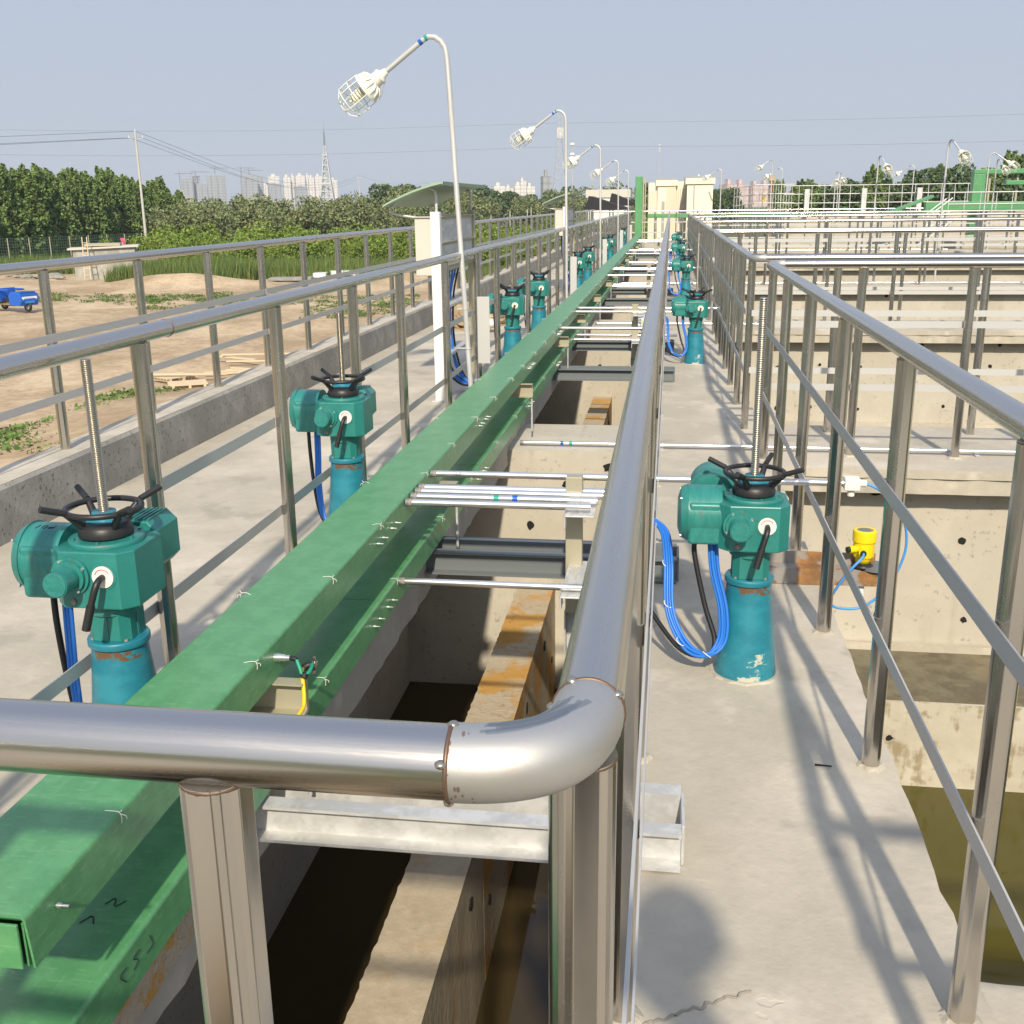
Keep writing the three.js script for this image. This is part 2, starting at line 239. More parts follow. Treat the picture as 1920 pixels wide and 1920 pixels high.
// ------------------------------------------------------------------ railings
const RH = .0255;
const flute = (() => { const n = 72, pts = []; for (let i = 0; i < n; i++) { const t = i / n * Math.PI * 2; const d = Math.abs(((t / (Math.PI / 3)) % 1) - .5) * 2; const r = .0250 - .0004 * Math.exp(-(((1 - d) / .3) ** 2)); pts.push(new THREE.Vector2(Math.cos(t) * r, Math.sin(t) * r)); } return new THREE.Shape(pts); })();
const postCache = {};
function postGeo(h, low) { const k = h.toFixed(2) + low; if (!postCache[k]) { let g; if (low) { g = new THREE.CylinderGeometry(.0235, .0235, h, 10); g.translate(0, h / 2, 0); } else { g = new THREE.ExtrudeGeometry(flute, { depth: h, bevelEnabled: false }); g.rotateX(-Math.PI / 2); g = toCreasedNormals(clean(g), .7); } postCache[k] = g; } return postCache[k]; }
// path: points of the handrail centre line; corners are elbows
function railing(name, label, path, y, posts, base, bars, side, { group, barY = [.80, .42], detail = 1, mat = M.steel, bays } = {}) {
  const o = thing(name, label, 'railing', [0, 0, 0], 0, group);
  const R = .085, P = path.map(([x, z]) => V(x, y, z));
  const cut = P.map((p) => [p.clone(), p.clone()]);
  for (let i = 1; i < P.length - 1; i++) { const a = P[i - 1].clone().sub(P[i]).normalize(), b = P[i + 1].clone().sub(P[i]).normalize(); cut[i][0] = P[i].clone().addScaledVector(a, R); cut[i][1] = P[i].clone().addScaledVector(b, R); const c = new THREE.QuadraticBezierCurve3(cut[i][0], P[i].clone().lerp(P[i], 1), cut[i][1]); const e = part('elbow', new THREE.TubeGeometry(c, 14, RH + .0012, 28), M.elbow, o); if (detail > 1) for (const q of [0, 1]) { const d = (q ? b : a); const t = new THREE.TorusGeometry(RH + .0008, .0017, 8, 30); t.applyQuaternion(new THREE.Quaternion().setFromUnitVectors(V(0, 0, 1), d)); t.translate(...cut[i][q].toArray()); part('weld_bead', t, M.weld, e); for (let w = 0; w < 5; w++) { const an = w * 1.25 + q + rr(-.2, .2), sp = new THREE.SphereGeometry(rr(.0035, .0062), 8, 6); sp.scale(1, .7, 1); const n1 = V(0, 1, 0), n2 = V().crossVectors(d, n1); const pp = cut[i][q].clone().addScaledVector(n1, Math.cos(an) * (RH + .001)).addScaledVector(n2, Math.sin(an) * (RH + .001)).addScaledVector(d, rr(-.003, .003)); sp.translate(pp.x, pp.y, pp.z); part('tack_weld', sp, M.stem, e); } } }
  for (let i = 0; i < P.length - 1; i++) {
    const a = cut[i][1], b = cut[i + 1][0], L = a.distanceTo(b), n = Math.max(1, Math.round(L / 5.8)), d = b.clone().sub(a).normalize();
    for (let s = 0; s < n; s++) { const p0 = a.clone().addScaledVector(d, L * s / n + (s ? .0008 : 0)), p1 = a.clone().addScaledVector(d, L * (s + 1) / n - .0008); part('handrail', cyl(p0, p1, RH, RH, detail ? 40 : 14, false), mat, o); if (s && detail) { const t = new THREE.TorusGeometry(RH, .0016, 6, 24); t.applyQuaternion(new THREE.Quaternion().setFromUnitVectors(V(0, 0, 1), d)); t.translate(...p0.toArray()); part('weld_bead', t, M.weld, o); } }
    // flat bars on the given side
    if (bays) for (const [ix, by] of barY.entries()) { for (let k = 0; k < posts.length - 1; k++) { const za = posts[k][1], zb = posts[k + 1][1]; if (ix === 0 && bays.some((q) => q < za && q > zb)) continue; part('flat_bar', bx(P[0].x - .031, P[0].x - .027, by - .02, by + .02, za + .005, zb + .0065), M.bar, o); } }
    else if (bars) for (const by of barY) { const nx = -d.z * side * .029, nz = d.x * side * .029; const A = P[i].clone(), B = P[i + 1].clone(), l2 = A.distanceTo(B), m = Math.max(1, Math.round(l2 / 5)); for (let s = 0; s < m; s++) { const q0 = A.clone().lerp(B, s / m), q1 = A.clone().lerp(B, (s + 1) / m - .0006); const g = new THREE.BoxGeometry(.004, .04, q0.distanceTo(q1)); g.rotateY(Math.atan2(d.x, d.z)); g.translate((q0.x + q1.x) / 2 + nx, by, (q0.z + q1.z) / 2 + nz); part('flat_bar', g, M.bar, o); } }
  }
  for (const [x, z] of posts) { const m = part('post', postGeo(y - RH * .8 - base, detail === 0), M.steel, o); m.position.set(x, base, z); m.rotation.y = rr(0, 6); if (detail > 1) { const cg = new THREE.CylinderGeometry(.030, .043, .011, 15); const cp = cg.attributes.position; for (let v = 0; v < cp.count; v++) { const kk = 1 + .16 * Math.sin(cp.getX(v) * 140 + x * 50) * Math.cos(cp.getZ(v) * 120 + z * 9); cp.setX(v, cp.getX(v) * kk); cp.setZ(v, cp.getZ(v) * kk); } const cc = part('mortar_collar', muv(cg, 3), M.concrete, m); cc.position.y = .006; } if (detail) { const w = part('weld_bead', new THREE.TorusGeometry(.0235, .0022, 6, 22), M.weld, m); w.rotation.x = Math.PI / 2; w.position.y = y - RH * .8 - base - .002; } }
  return o;
}
const seq = (a, b, st) => { const o = []; for (let z = a; b < a ? z >= b : z <= b; z += st) o.push(z); return o; };
{
  const y = 1.155;
  railing('corner_railing', 'stainless railing with a welded grey elbow, beside the green cable tray trench', [[-2.2, -.63], [-.05, -.63], [-.05, -41.6]], y, [[-1.75, -.63], [-1.02, -.63], [-.305, -.63], [-.052, -.69], ...seq(-1.72, -41.5, -1.02).map((z) => [-.05, z])], 0, true, 1, { detail: 2 });
  railing('trench_railing', 'long stainless railing between the teal actuators and the kerb walkway', [[-1.475, 2.5], [-1.475, -41.6]], 1.175, [-.8, -1.8, -2.84, -3.92, -4.95, -5.87, -7.12, -8.33, -9.31, ...seq(-10.4, -41.6, -1.02)].map((z) => [-1.475, z]), .1, true, -1, { barY: [.71, .356], bays: [-2.43, -4.5, -9.75, -11.8, -16.95, -19, -24.15, -26.2, -31.4, -33.4] });
  railing('kerb_railing', 'stainless railing standing on the grey concrete kerb above the dirt lot', [[-2.99, 2.5], [-2.99, -43.5]], 1.258, seq(-1.08, -43, -.952).map((z) => [-2.99, z]), .352, true, 1, { barY: [.915, .622] });
  railing('basin_railing', 'stainless railing turning the corner around the green water basin with the yellow sensor', [[5, -.9], [.594, -.9], [.594, -6.65], [8.5, -6.65]], y, [[2.2, -.9], [1.3, -.9], [.594, -.95], ...[-1.8, -2.775, -3.747, -4.685, -5.62].map((z) => [.594, z]), [.6, -6.5], ...seq(1.13, 8.4, .62).map((x) => [x, -6.65])], -.003, true, -1, { detail: 2 });
  for (let k = 1; k < CELLS; k++) { const za = ZX[k - 1] - .38, zb = ZX[k] + .36, X = .545, xr = 8 + k * 2.6; railing('basin_railing', ['', 'stainless railing around the second basin, its corner just past the first cross walkway', 'stainless railing around the middle basin of the five', 'stainless railing around the fourth basin along the walkway', 'stainless railing around the last basin before the green pipe gantry'][k], [[xr, za], [X, za], [X, zb], [xr, zb]], y, [...seq(X + .55, xr, .93).map((x) => [x, za]), ...seq(za - .05, zb, -.93).map((z) => [X, z]), ...seq(X + .3, xr, .93).map((x) => [x, zb])], -.003, true, -1, { detail: k < 2 ? 1 : 0, group: 'railings around the far basins' }); }
  railing('end_railing', 'stainless railing across the far end of the walkways', [[-3, -42.6], [13, -42.6]], 1.20, seq(-3, 13, .8).map((x) => [x, -42.6]), .02, true, 1, { detail: 0, group: 'railings around the far basins' });
}

// ------------------------------------------------------------------ green cable trays
function trayShape(w, h, t = .004, r = .012, flare = .006) { const s = new THREE.Shape(); s.moveTo(-w / 2 - flare, -h); s.lineTo(-w / 2, -r); s.quadraticCurveTo(-w / 2, 0, -w / 2 + r, 0); s.lineTo(w / 2 - r, 0); s.quadraticCurveTo(w / 2, 0, w / 2, -r); s.lineTo(w / 2 + flare, -h); s.lineTo(w / 2 + flare - t, -h); s.lineTo(w / 2 - t, -r - .001); s.quadraticCurveTo(w / 2 - t, -t, w / 2 - r, -t); s.lineTo(-w / 2 + r, -t); s.quadraticCurveTo(-w / 2 + t, -t, -w / 2 + t, -r); s.lineTo(-w / 2 - flare + t, -h); return s; }
const tieGeo = merge([tube([[-.045, .001, 0], [-.02, .006, .004], [0, .003, 0], [.006, -.012, 0], [.004, -.03, 0]], .0013, 14, 5), tube([[.0, .004, 0], [.012, .012, .006], [.012, .014, .003]], .0013, 8, 5), tube([[.003, -.002, 0], [.016, -.008, -.005], [.018, -.018, -.006]], .0013, 8, 5)]);
const stud = merge([cyl(V(0, 0, 0), V(.022, 0, 0), .0028, .0028, 8), cyl(V(.002, 0, 0), V(.008, 0, 0), .0055, .0055, 6)]);
function tray(label, xc, yTop, w, h, z0, z1, seams, tieStep, tieOff) {
  const o = thing('cable_tray', label, 'cable tray', [xc, yTop, 0]);
  const sh = trayShape(w, h); const zs = [z0, ...seams, z1];
  const body = new THREE.Shape(); body.moveTo(-w / 2 + .006, -h + .012); body.lineTo(-w / 2 + .006, -.014); body.lineTo(-w / 2 + .010, -.014); body.lineTo(-w / 2 + .010, -h + .004); body.lineTo(w / 2 - .010, -h + .004); body.lineTo(w / 2 - .010, -.014); body.lineTo(w / 2 - .006, -.014); body.lineTo(w / 2 - .006, -h); body.lineTo(-w / 2 + .006, -h);
  for (let i = 0; i < zs.length - 1; i++) { const far = zs[i + 1] - zs[i] < -5; const a = zs[i] - .002, b = zs[i + 1] + .002; const lid = part('lid', muv(toCreasedNormals(clean(extrudeZ(sh, a, b)), .6), 3, i * .37, i * .61), M.frp, o); }
  part('trough', muv(extrudeZ(body, z0 - .004, z1), 3), M.frp, o);
  for (const s of [-1, 1]) for (let z = z0 - tieOff, k = 0; z > Math.max(z1, -16); z -= tieStep, k++) { if (s < 0 && k % 2) continue; const t = part('cable_tie', tieGeo, M.tie, o); t.scale.setScalar(rr(.55, .7)); t.position.set(s * (w / 2 + .001), 0, z + (s < 0 ? .1 : 0) + rr(-.06, .06)); t.rotation.y = (s < 0 ? Math.PI : 0) + rr(-.3, .3); }
  for (const z of seams.slice(0, 4)) for (const dz of [-.13, -.06, .05, .12]) { const b = part('bolt', stud, M.conduit, o); b.position.set(w / 2 + .003, -h * .55, z + dz); }
  return o;
}
const seamsU = seq(-3.45, -36, -2.0), seamsL = seq(-3.35, -36, -2.0);
const upTray = tray('upper green fibreglass cable tray with its lid, running the length of the trench', -1.06, .47, .212, .092, -1.28, -37.3, seamsU, .62, .30);
part('end_plate', muv(rbx(-.098, .098, -.088, -.008, -1.276, -1.270, .002), 3), M.frp, upTray);
{ const b = part('bolt', stud, M.conduit, upTray); b.position.set(.108, -.035, -1.36); }
const lowTray = tray('lower green fibreglass cable tray, partly under the upper one', -1.058, .208, .212, .086, -.5, -37.3, seamsL, .8, .62);
{ // pen marks on the lower tray and the conduit
  const ink = (list) => list.map((p) => tube(p, .0011, 10, 4));
  const m = part('pen_mark', ink([[[.1083, -.03, -1.62], [.1098, -.052, -1.625], [.110, -.055, -1.60]], [[.1083, -.03, -1.58], [.1085, -.032, -1.555], [.1094, -.044, -1.57], [.1099, -.052, -1.55]], [[.1083, -.03, -1.53], [.1085, -.031, -1.505], [.1101, -.054, -1.52]]]), M.ink, lowTray);
  part('pen_mark', ink([[[.00, .001, -1.66], [.012, .001, -1.68], [.022, .001, -1.655], [.036, .001, -1.675]], [[-.02, .001, -1.60], [-.006, .001, -1.622], [.008, .001, -1.60]]]), M.ink, lowTray);
}
{ // riser at the far end
  const o = thing('cable_riser', 'bright green vertical cable duct at the far end of the trays', 'cable duct', [-1.08, 0, -37.5]);
  part('duct', rbx(-.12, .12, .2, 2.36, -.06, .06, .01), M.frp, o); part('support', bx(.13, .17, 0, 2.3, -.05, 0), M.beige, o); part('support', bx(.2, .23, 0, 2.3, -.05, 0), M.beige, o);
  for (const y of [1.0, 1.4]) part('cross_arm', bx(-.02, .25, y, y + .04, -.10, -.06), M.beige, o);
  const h = thing('cable_tray', 'long green cable tray crossing behind the far end railing', 'cable tray', [0, 0, -43.6]);
  part('lid', rbx(-.9, 9.6, .94, 1.10, -.12, .12, .02), M.frp, h);
  for (let x = -.6; x < 9.6; x += 1.7) part('support', bx(x, x + .05, .02, .94, -.03, .03), M.beige, h);
}
// channels across the trench, brackets and legs for the trays
const ZB = []; for (let k = 0; k < CELLS; k++) { ZB.push(-2.3 - k * PER, -4.3 - k * PER); }
const chanShape = (() => { const s = new THREE.Shape(); s.moveTo(0, 0); s.lineTo(.048, 0); s.lineTo(.048, .008); s.lineTo(.006, .008); s.lineTo(.006, .092); s.lineTo(.048, .092); s.lineTo(.048, .1); s.lineTo(0, .1); return s; })();
ZB.forEach((z, i) => {
  const first = i === 0, o = thing('trench_crossbeam', first ? 'pale galvanised channel frame spanning the trench under the welded elbow' : i === 1 ? 'dark grey channel frame spanning the trench below the four short conduits' : 'grey channel frame spanning the trench under the trays further on', 'crossbeam', [0, .004, z], 0, i > 1 ? 'channel frames across the trench' : undefined);
  const mat = first ? M.galv : M.greySteel;
  for (const s of [0, 1]) { const g = extrudeZ(chanShape, 0, 1.32); g.rotateY(Math.PI / 2); if (!s) g.scale(1, 1, -1); const gg = clean(g); if (!s) { const p = gg.attributes.position, n = p.array; for (let t = 0; t < n.length; t += 9) for (let c = 0; c < 3; c++) { const q = n[t + 3 + c]; n[t + 3 + c] = n[t + 6 + c]; n[t + 6 + c] = q; } } gg.translate(-1.255, .098, s ? -.075 : .055); part('channel', muv(gg, 1.5), mat, o); }
  part('end_plate', rbx(.0655, .0735, .0, .2 - .1 + .1, -.085, .068, .002), mat, o);
  o.children.forEach((c) => { if (c.name === 'channel') c.position.y = -.096; else c.scale.y = .52; });
  for (const x of [-1.2, -.99]) part('leg', bx(x - .02, x + .02, .103, .119, -.03, .02), M.beige, o);
});
const ZBR = [...ZB, ...ZX.map((z) => z + .1)].sort((a, b) => b - a);
ZBR.forEach((z, i) => {
  const o = thing('tray_bracket', i === 0 ? 'beige channel bracket between the trays with the yellow earth wire on it' : 'beige channel bracket holding the upper tray over the lower one', 'bracket', [0, 0, z - .06], 0, i ? 'beige brackets between the trays' : undefined);
  const s = new THREE.Shape(); s.moveTo(0, 0); s.lineTo(.04, 0); s.lineTo(.04, .004); s.lineTo(.004, .004); s.lineTo(.004, .084); s.lineTo(.04, .084); s.lineTo(.04, .088); s.lineTo(0, .088); const g = extrudeZ(s, 0, .38); g.rotateY(-Math.PI / 2); g.translate(-.872, .288, 0); part('channel', muv(g, 2), M.beige, o);
  part('rod', cyl(V(-1.235, .1, .02), V(-1.235, .29, .02), .006, .006, 8), M.galv, o); part('rod', cyl(V(-.878, .06, .02), V(-.878, .29, .02), .006, .006, 8), M.galv, o);
});

// ------------------------------------------------------------------ conduits
const conduit = (label, pts, r, group, extra) => { const o = thing('steel_conduit', label, 'conduit', [0, 0, 0], 0, group); part('pipe', cyl(V(...pts[0]), V(...pts[1]), r, r, 16), M.conduit, o); const d = V(...pts[1]).sub(V(...pts[0])).normalize(); part('coupling', cyl(V(...pts[0]), V(...pts[0]).addScaledVector(d, .012), r * 1.16, r * 1.16, 12), M.greySteel, o); part('coupling', cyl(V(...pts[0]).addScaledVector(d, .012), V(...pts[0]).addScaledVector(d, .024), r * 1.12, r * 1.12, 12), M.rust, o); for (const [t, m] of extra || []) { const p = V(...pts[0]).lerp(V(...pts[1]), t); part('tape', cyl(p, p.clone().addScaledVector(d, .02), r * 1.04, r * 1.04, 14), m, o); } return o; };
{
  const fam = 'conduits between the tray and the walkway';
  const c0 = conduit('long bright conduit from the upper tray passing behind the actuator to the yellow sensor', [[-.952, .45, -4.19], [.70, .45, -4.19]], .0135);
  part('pen_mark', [[[-.85, .462, -4.183], [-.85, .452, -4.176]], [[-.84, .459, -4.178], [-.845, .45, -4.176], [-.837, .448, -4.176], [-.838, .455, -4.177]], [[-.828, .458, -4.178], [-.833, .452, -4.176], [-.826, .449, -4.176], [-.823, .456, -4.178], [-.828, .458, -4.178]]].map((p) => tube(p, .001, 10, 4)), M.ink, c0);
  part('outlet_box', [rbx(.70, .76, .425, .475, -4.22, -4.16, .006), cyl(V(.73, .425, -4.19), V(.73, .40, -4.19), .014, .014, 10), cyl(V(.76, .45, -4.19), V(.785, .45, -4.19), .014, .014, 10)], M.lamp, c0);
  [-3.745, -3.83, -3.905, -3.965].forEach((z, i) => conduit('short conduit in the bunch of four leaving the upper tray', [[-.95, .45, z], [-.26 + i * .02, .45, z]], .0135, 'four short conduits', i === 1 ? [[.45, M.tapeGreen], [.55, M.tapeBlue]] : []));
  conduit('single low conduit from the lower tray below the bunch of four', [[-.952, .19, -3.60], [-.20, .19, -3.60]], .0125);
  conduit('thin conduit clipped along the first cross walkway', [[-.93, .027, -6.735], [8.5, .027, -6.70]], .0125, undefined, [[.028, M.tapeBlue], [.034, M.tapeGreen]]);
  for (const x of [-.02, 1.9, 3.4]) { const o = thing('pipe_clip', 'small steel clip holding the conduit to the concrete', 'pipe clip', [x, 0, -6.735], 0, 'pipe clips on the cross walkway'); part('plate', rbx(-.014, .014, 0, .004, -.04, .04, .001), M.galv, o); part('strap', new THREE.TorusGeometry(.0145, .0025, 6, 14, Math.PI), M.galv, o).position.y = .024; o.children[1].rotation.y = Math.PI / 2; }
  for (let k = 1; k < 5; k++) { const dz = -k * PER; for (const [y, x0, x1, z] of [[.45, -.95, .62, -4.19], [.45, -.95, .1, -3.78], [.19, -.952, -.15, -3.6], [.19, -.952, .1, -4.0], [.45, -.95, -.1, -2.3], [.02, -.93, 8.5, -6.72]]) conduit('bright conduit crossing the trench beyond the first cross walkway', [[x0, y + .007, z + dz], [x1, y + .007, z + dz]], .0135, 'far conduits across the trench'); }
  // square posts carrying the conduits
  for (let k = 0; k < 5; k++) { const o = thing('conduit_post', k ? 'beige square post carrying conduits further along the trench' : 'beige square post with clips under the bunch of four conduits', 'post', [-.335, 0, -3.93 - k * PER], 0, k ? 'conduit posts along the trench' : undefined); part('tube', rbx(-.032, .032, -.03, .52, -.025, .025, .003), M.beige, o); part('shoe', [rbx(-.036, .036, -.2, -.02, -.03, -.024, .002), rbx(-.036, -.03, -.2, -.02, -.03, .03, .002)], M.galv, o); for (const [y, zz] of [[.425, .12], [.17, .28]]) part('clip', [rbx(-.02, .09, y - .006, y, -.03, zz + .1, .002), rbx(-.02, -.014, y - .05, y, zz + .03, zz + .1, .002)], M.galv, o); for (let i = 0; i < 4; i++) { const u = new THREE.TorusGeometry(.0155, .002, 6, 14); u.rotateY(Math.PI / 2); part('clamp', u, M.galv, o).position.set(.03, .45, .185 - i * .075); } }
}

// ------------------------------------------------------------------ gate actuators
const font = await new FontLoader().loadAsync('fonts/droid/droid_sans_bold.typeface.json');
const threadGeo = (() => { const pts = []; const n = 92, h = .62; pts.push([0, 0]); for (let i = 0; i < n; i++) { const y = h * i / n; pts.push([.0108, y], [.0132, y + h / n * .3], [.0132, y + h / n * .55], [.0108, y + h / n * .85]); } pts.push([.010, h], [0, h]); return lathe(pts, 18); })();
const coneGeo = lathe(Array.from({ length: 15 }, (_, i) => [.103 - .0325 * i / 14, .325 * i / 14]), 48);
const octo = (w, d, c) => { const s = new THREE.Shape(); s.moveTo(-w + c, -d); s.lineTo(w - c, -d); s.lineTo(w, -d + c); s.lineTo(w, d - c); s.lineTo(w - c, d); s.lineTo(-w + c, d); s.lineTo(-w, d - c); s.lineTo(-w, -d + c); return s; };
const extY = (s, y0, y1, bev = .004) => { const g = new THREE.ExtrudeGeometry(s, { depth: y1 - y0 - 2 * bev, bevelEnabled: bev > 0, bevelSize: bev, bevelThickness: bev, bevelSegments: 2, curveSegments: 8 }); g.rotateX(-Math.PI / 2); g.translate(0, y0 + bev, 0); return g; };
const cx = (x0, x1, y, z, r, seg = 32, r1 = r) => cyl(V(x0, y, z), V(x1, y, z), r, r1, seg);
const cz = (x, y, z0, z1, r, seg = 24, r1 = r) => cyl(V(x, y, z0), V(x, y, z1), r, r1, seg);
const hexBolt = (p, ax, r = .005) => { const a = V(...p), b = a.clone().addScaledVector(ax, .005); return cyl(a, b, r, r, 6); };
function actuator(left) {
  const o = new THREE.Group();
  part('pedestal', coneGeo, M.cone, o);
  part('grout', (() => { const g = new THREE.CylinderGeometry(.112, .122, .012, 26); const p = g.attributes.position; for (let i = 0; i < p.count; i++) { const k = 1 + .05 * Math.sin(p.getX(i) * 90 + p.getZ(i) * 71); p.setX(i, p.getX(i) * k); p.setZ(i, p.getZ(i) * k); } return muv(g, 2); })(), M.concrete, o);
  part('flange', lathe([[0, .322], [.076, .322], [.079, .326], [.079, .340], [.076, .345], [0, .345]], 40), M.cone, o);
  const neck = part('neck', [extY(octo(.056, .056, .02), .345, .42, .002), ...[0, 1, 2, 3].map((i) => { const g = bx(.05, .06, .345, .418, -.006, .006); g.rotateY(i * Math.PI / 2); return g; })], M.teal, o);
  for (let i = 0; i < 4; i++) { const a = i * Math.PI / 2 + .8; part('bolt', hexBolt([Math.cos(a) * .066, .345, Math.sin(a) * .066], V(0, 1, 0), .006), M.rust, neck); }
  part('adapter', lathe([[0, .415], [.066, .415], [.068, .418], [.068, .432], [.066, .434], [.066, .436], [.068, .438], [.068, .455], [0, .456]], 36), M.teal, o);
  const box = part('gearbox', extY(octo(.105, .10, .03), .452, .602, .004), M.teal, o);
  part('name_plate', rbx(-.09, -.088, .50, .56, -.05, .05, .0005), M.lamp, box);
  part('cover', lathe([[0, .600], [.092, .600], [.094, .603], [.094, .612], [.090, .616], [0, .617]], 40), M.teal, o);
  for (let i = 0; i < 6; i++) { const a = i * Math.PI / 3 + .3; part('bolt', hexBolt([Math.cos(a) * .083, .616, Math.sin(a) * .083], V(0, 1, 0)), M.teal, o); }
  // housing of the controls on the -x side
  const h = part('control_housing', [cx(-.10, -.205, .548, -.01, .09, 40), rbx(-.205, -.10, .462, .60, -.085, .075, .012, 3)], M.teal, o);
  part('end_cap', [cx(-.205, -.228, .548, -.01, .094, 40, .082), cx(-.228, -.238, .548, -.01, .082, 40, .05)], M.teal, h);
  for (let i = 0; i < 4; i++) { const a = i * Math.PI / 2 + .78; part('bolt', hexBolt([-.226, .548 + Math.sin(a) * .086, -.01 + Math.cos(a) * .086], V(-1, 0, 0), .0045), M.conduit, h); }
  // motor at the back
  if (left) { const g = new THREE.ExtrudeGeometry(octo(.06, .066, .022), { depth: .12, bevelEnabled: true, bevelSize: .004, bevelThickness: .004, bevelSegments: 2 }); g.translate(.022, .553, -.22); const m = part('motor', g, M.teal, o); for (let i = -3; i <= 3; i++) part('cooling_fin', bx(.022 + i * .013 - .002, .022 + i * .013 + .002, .62, .629, -.215, -.105), M.teal, m); }
  else part('motor', [cz(-.12, .575, -.10, -.30, .075, 36), cz(-.12, .575, -.30, -.318, .075, 36, .055), cz(-.12, .575, -.15, -.165, .082, 36)], M.teal, o);
  // position indicator, selector dial and lever
  const ind = part('indicator', [cz(-.048, .54, .095, .112, .05, 32), cz(-.048, .54, .112, .122, .042, 32), cz(-.048, .54, .122, .178, .032, 28), cz(-.048, .54, .178, .181, .0305, 28, .029)], M.teal, o);
  for (let i = 0; i < 4; i++) { const a = i * Math.PI / 2 + .5; part('bolt', hexBolt([-.048 + Math.cos(a) * .043, .54 + Math.sin(a) * .043, .112], V(0, 0, 1), .0045), M.conduit, ind); }
  const tg = new TextGeometry('ANHUI', { font, size: .010, depth: .0012, curveSegments: 3 }); tg.translate(-.068, .527, .1805); part('cast_lettering', tg, M.teal, ind);
  part('drain_plug', [cz(-.05, .47, .10, .108, .008, 6)], M.rust, box);
  const dial = part('dial', [cz(.038, .54, .095, .106, .034, 28), ], M.teal, o);
  part('dial_face', cz(.038, .54, .106, .110, .028, 28), M.dial, dial);
  { const t = new THREE.TorusGeometry(.020, .0011, 6, 20, 2.2); t.rotateZ(.6); t.translate(.038, .54, .1104); part('arrow_mark', t, M.red, dial); }
  part('lever', [tube([[.038, .54, .106], [.038, .538, .128], [.034, .522, .142], [.022, .48, .150], [.008, .425, .158]], .0085, 24, 10), cyl(V(.022, .48, .150), V(.006, .418, .159), .0105, .0105, 12)], M.black, o);
  // hand wheel
  const w = part('handwheel_hub', lathe([[.03, .617], [.066, .617], [.068, .622], [.068, .634], [.064, .640], [.060, .655], [.03, .658], [.03, .617]], 36), M.black, o);
  { const t = new THREE.TorusGeometry(.092, .0078, 12, 48); t.rotateX(Math.PI / 2); t.translate(0, .688, 0); part('handwheel_rim', t, M.black, o); }
  for (let i = 0; i < 4; i++) { const a = i * Math.PI / 2 + .42 + (left ? .25 : 0); const c = Math.cos(a), s = Math.sin(a); part('handwheel_arm', [cyl(V(c * .055, .648, s * .055), V(c * .098, .692, s * .098), .011, .0085, 10), cyl(V(c * .098, .692, s * .098), V(c * .156, .714, s * .156), .0085, .0085, 10)], M.black, o); }
  part('nut', lathe([[.013, .65], [.045, .65], [.045, .66], [.03, .668], [.03, .68], [.013, .68]], 24), M.cone, o);
  part('stem', threadGeo, M.stem, o).position.y = .615;
  return o;
}
const protoL = actuator(true), protoR = actuator(false);
function placeActuator(proto, label, x, y, z, stem, group) { const c = proto.clone(); c.name = numbered('gate_actuator'); c.position.set(x, y, z); scene.add(c); tag(c, label, 'actuator', group); const s = c.children.find((q) => q.name === 'stem'); s.scale.y = stem / .62; return c; }
const actL1 = placeActuator(protoL, 'teal gate actuator with a tall rusty screw stem, beside the welded elbow railing', -1.405, .1, -2.43, .45);
placeActuator(protoL, 'teal gate actuator with a short screw stem in front of a railing post', -1.405, .1, -4.50, .36);
placeActuator(protoR, 'teal gate actuator with a tall clean stem, beside the yellow sensor', .287, 0, -3.37, .62);
for (let k = 1; k < 5; k++) { placeActuator(protoR, 'teal gate actuator standing on the walkway beyond the first cross walkway', .268, 0, -3.37 - k * PER, .62, 'far actuators beside the basins'); }
for (let k = 1; k < 5; k++) for (const z of [-2.55, -4.6]) placeActuator(protoL, 'teal gate actuator in a pair along the trench railing beyond the first lamp', -1.405, .1, z - k * PER, .3 + .1 * (k % 2), 'far actuators beside the trench railing');
part('motor_marking', [[[-.165, .642, .045], [-.165, .642, .02]], [[-.15, .642, .04], [-.142, .642, .045], [-.14, .642, .03], [-.148, .642, .022], [-.153, .642, .03], [-.15, .642, .04]], [[-.118, .642, .04], [-.13, .642, .045], [-.132, .642, .035], [-.12, .642, .035], [-.118, .642, .044], [-.122, .642, .02]]].map((p) => tube(p, .0011, 10, 4)), M.ink, actL1);

// cable loops of the actuators
const cableLoop = (label, x, y, z, blues, far, group, dx = -1) => {
  const o = thing('cable_bundle', label, 'cable', [x, y, z], 0, group);
  part('black_cable', tube([[-.18, .46, -.01], [-.178, .40, .0], [-.14, .24, .03], [-.105, .13, .06], [-.13, .085, .08], [-.22, .09, .04], [-.33, .18, -.1]], .0085, 40, 8), M.blackCable, o);
  for (let i = 0; i < blues; i++) { const a = i * .008 - .01, b = (i % 2) * .008; part('blue_cable', tube([[-.125 + a, .46, .0 + b], [-.115 + a, .36, .02 + b], [-.085 + a, .24, .05 + b], [-.085 + a, .14, .07 + b], [-.13 + a, .085 + b, .09], [-.2 + a, .10 + b, .05], [-.255 + a, .2, -.02 + b], [-.265 + a, .35, -.1 + b], [-.29 + a, .43, -.22 + b], [-.40 + a, .445, -.38 + b]], .0055, 56, 7), M.blueCable, o); }
  for (const p of [[-.13, .09, .085], [-.215, .115, .045], [-.258, .22, -.03], [-.266, .34, -.095]]) { const t = new THREE.TorusGeometry(.017, .0016, 5, 16); t.rotateX(.9); t.rotateY(p[0] * 9); part('cable_tie', t, M.tie, o).position.set(...p); }
  return o;
};
cableLoop('blue and black cables looping from the actuator beside the yellow sensor', .287, 0, -3.37, 4);
for (let k = 1; k < 4; k++) cableLoop('blue and black cables looping from an actuator beyond the first cross walkway', .268, 0, -3.37 - k * PER, 3, true, 'far cable loops beside the basins');
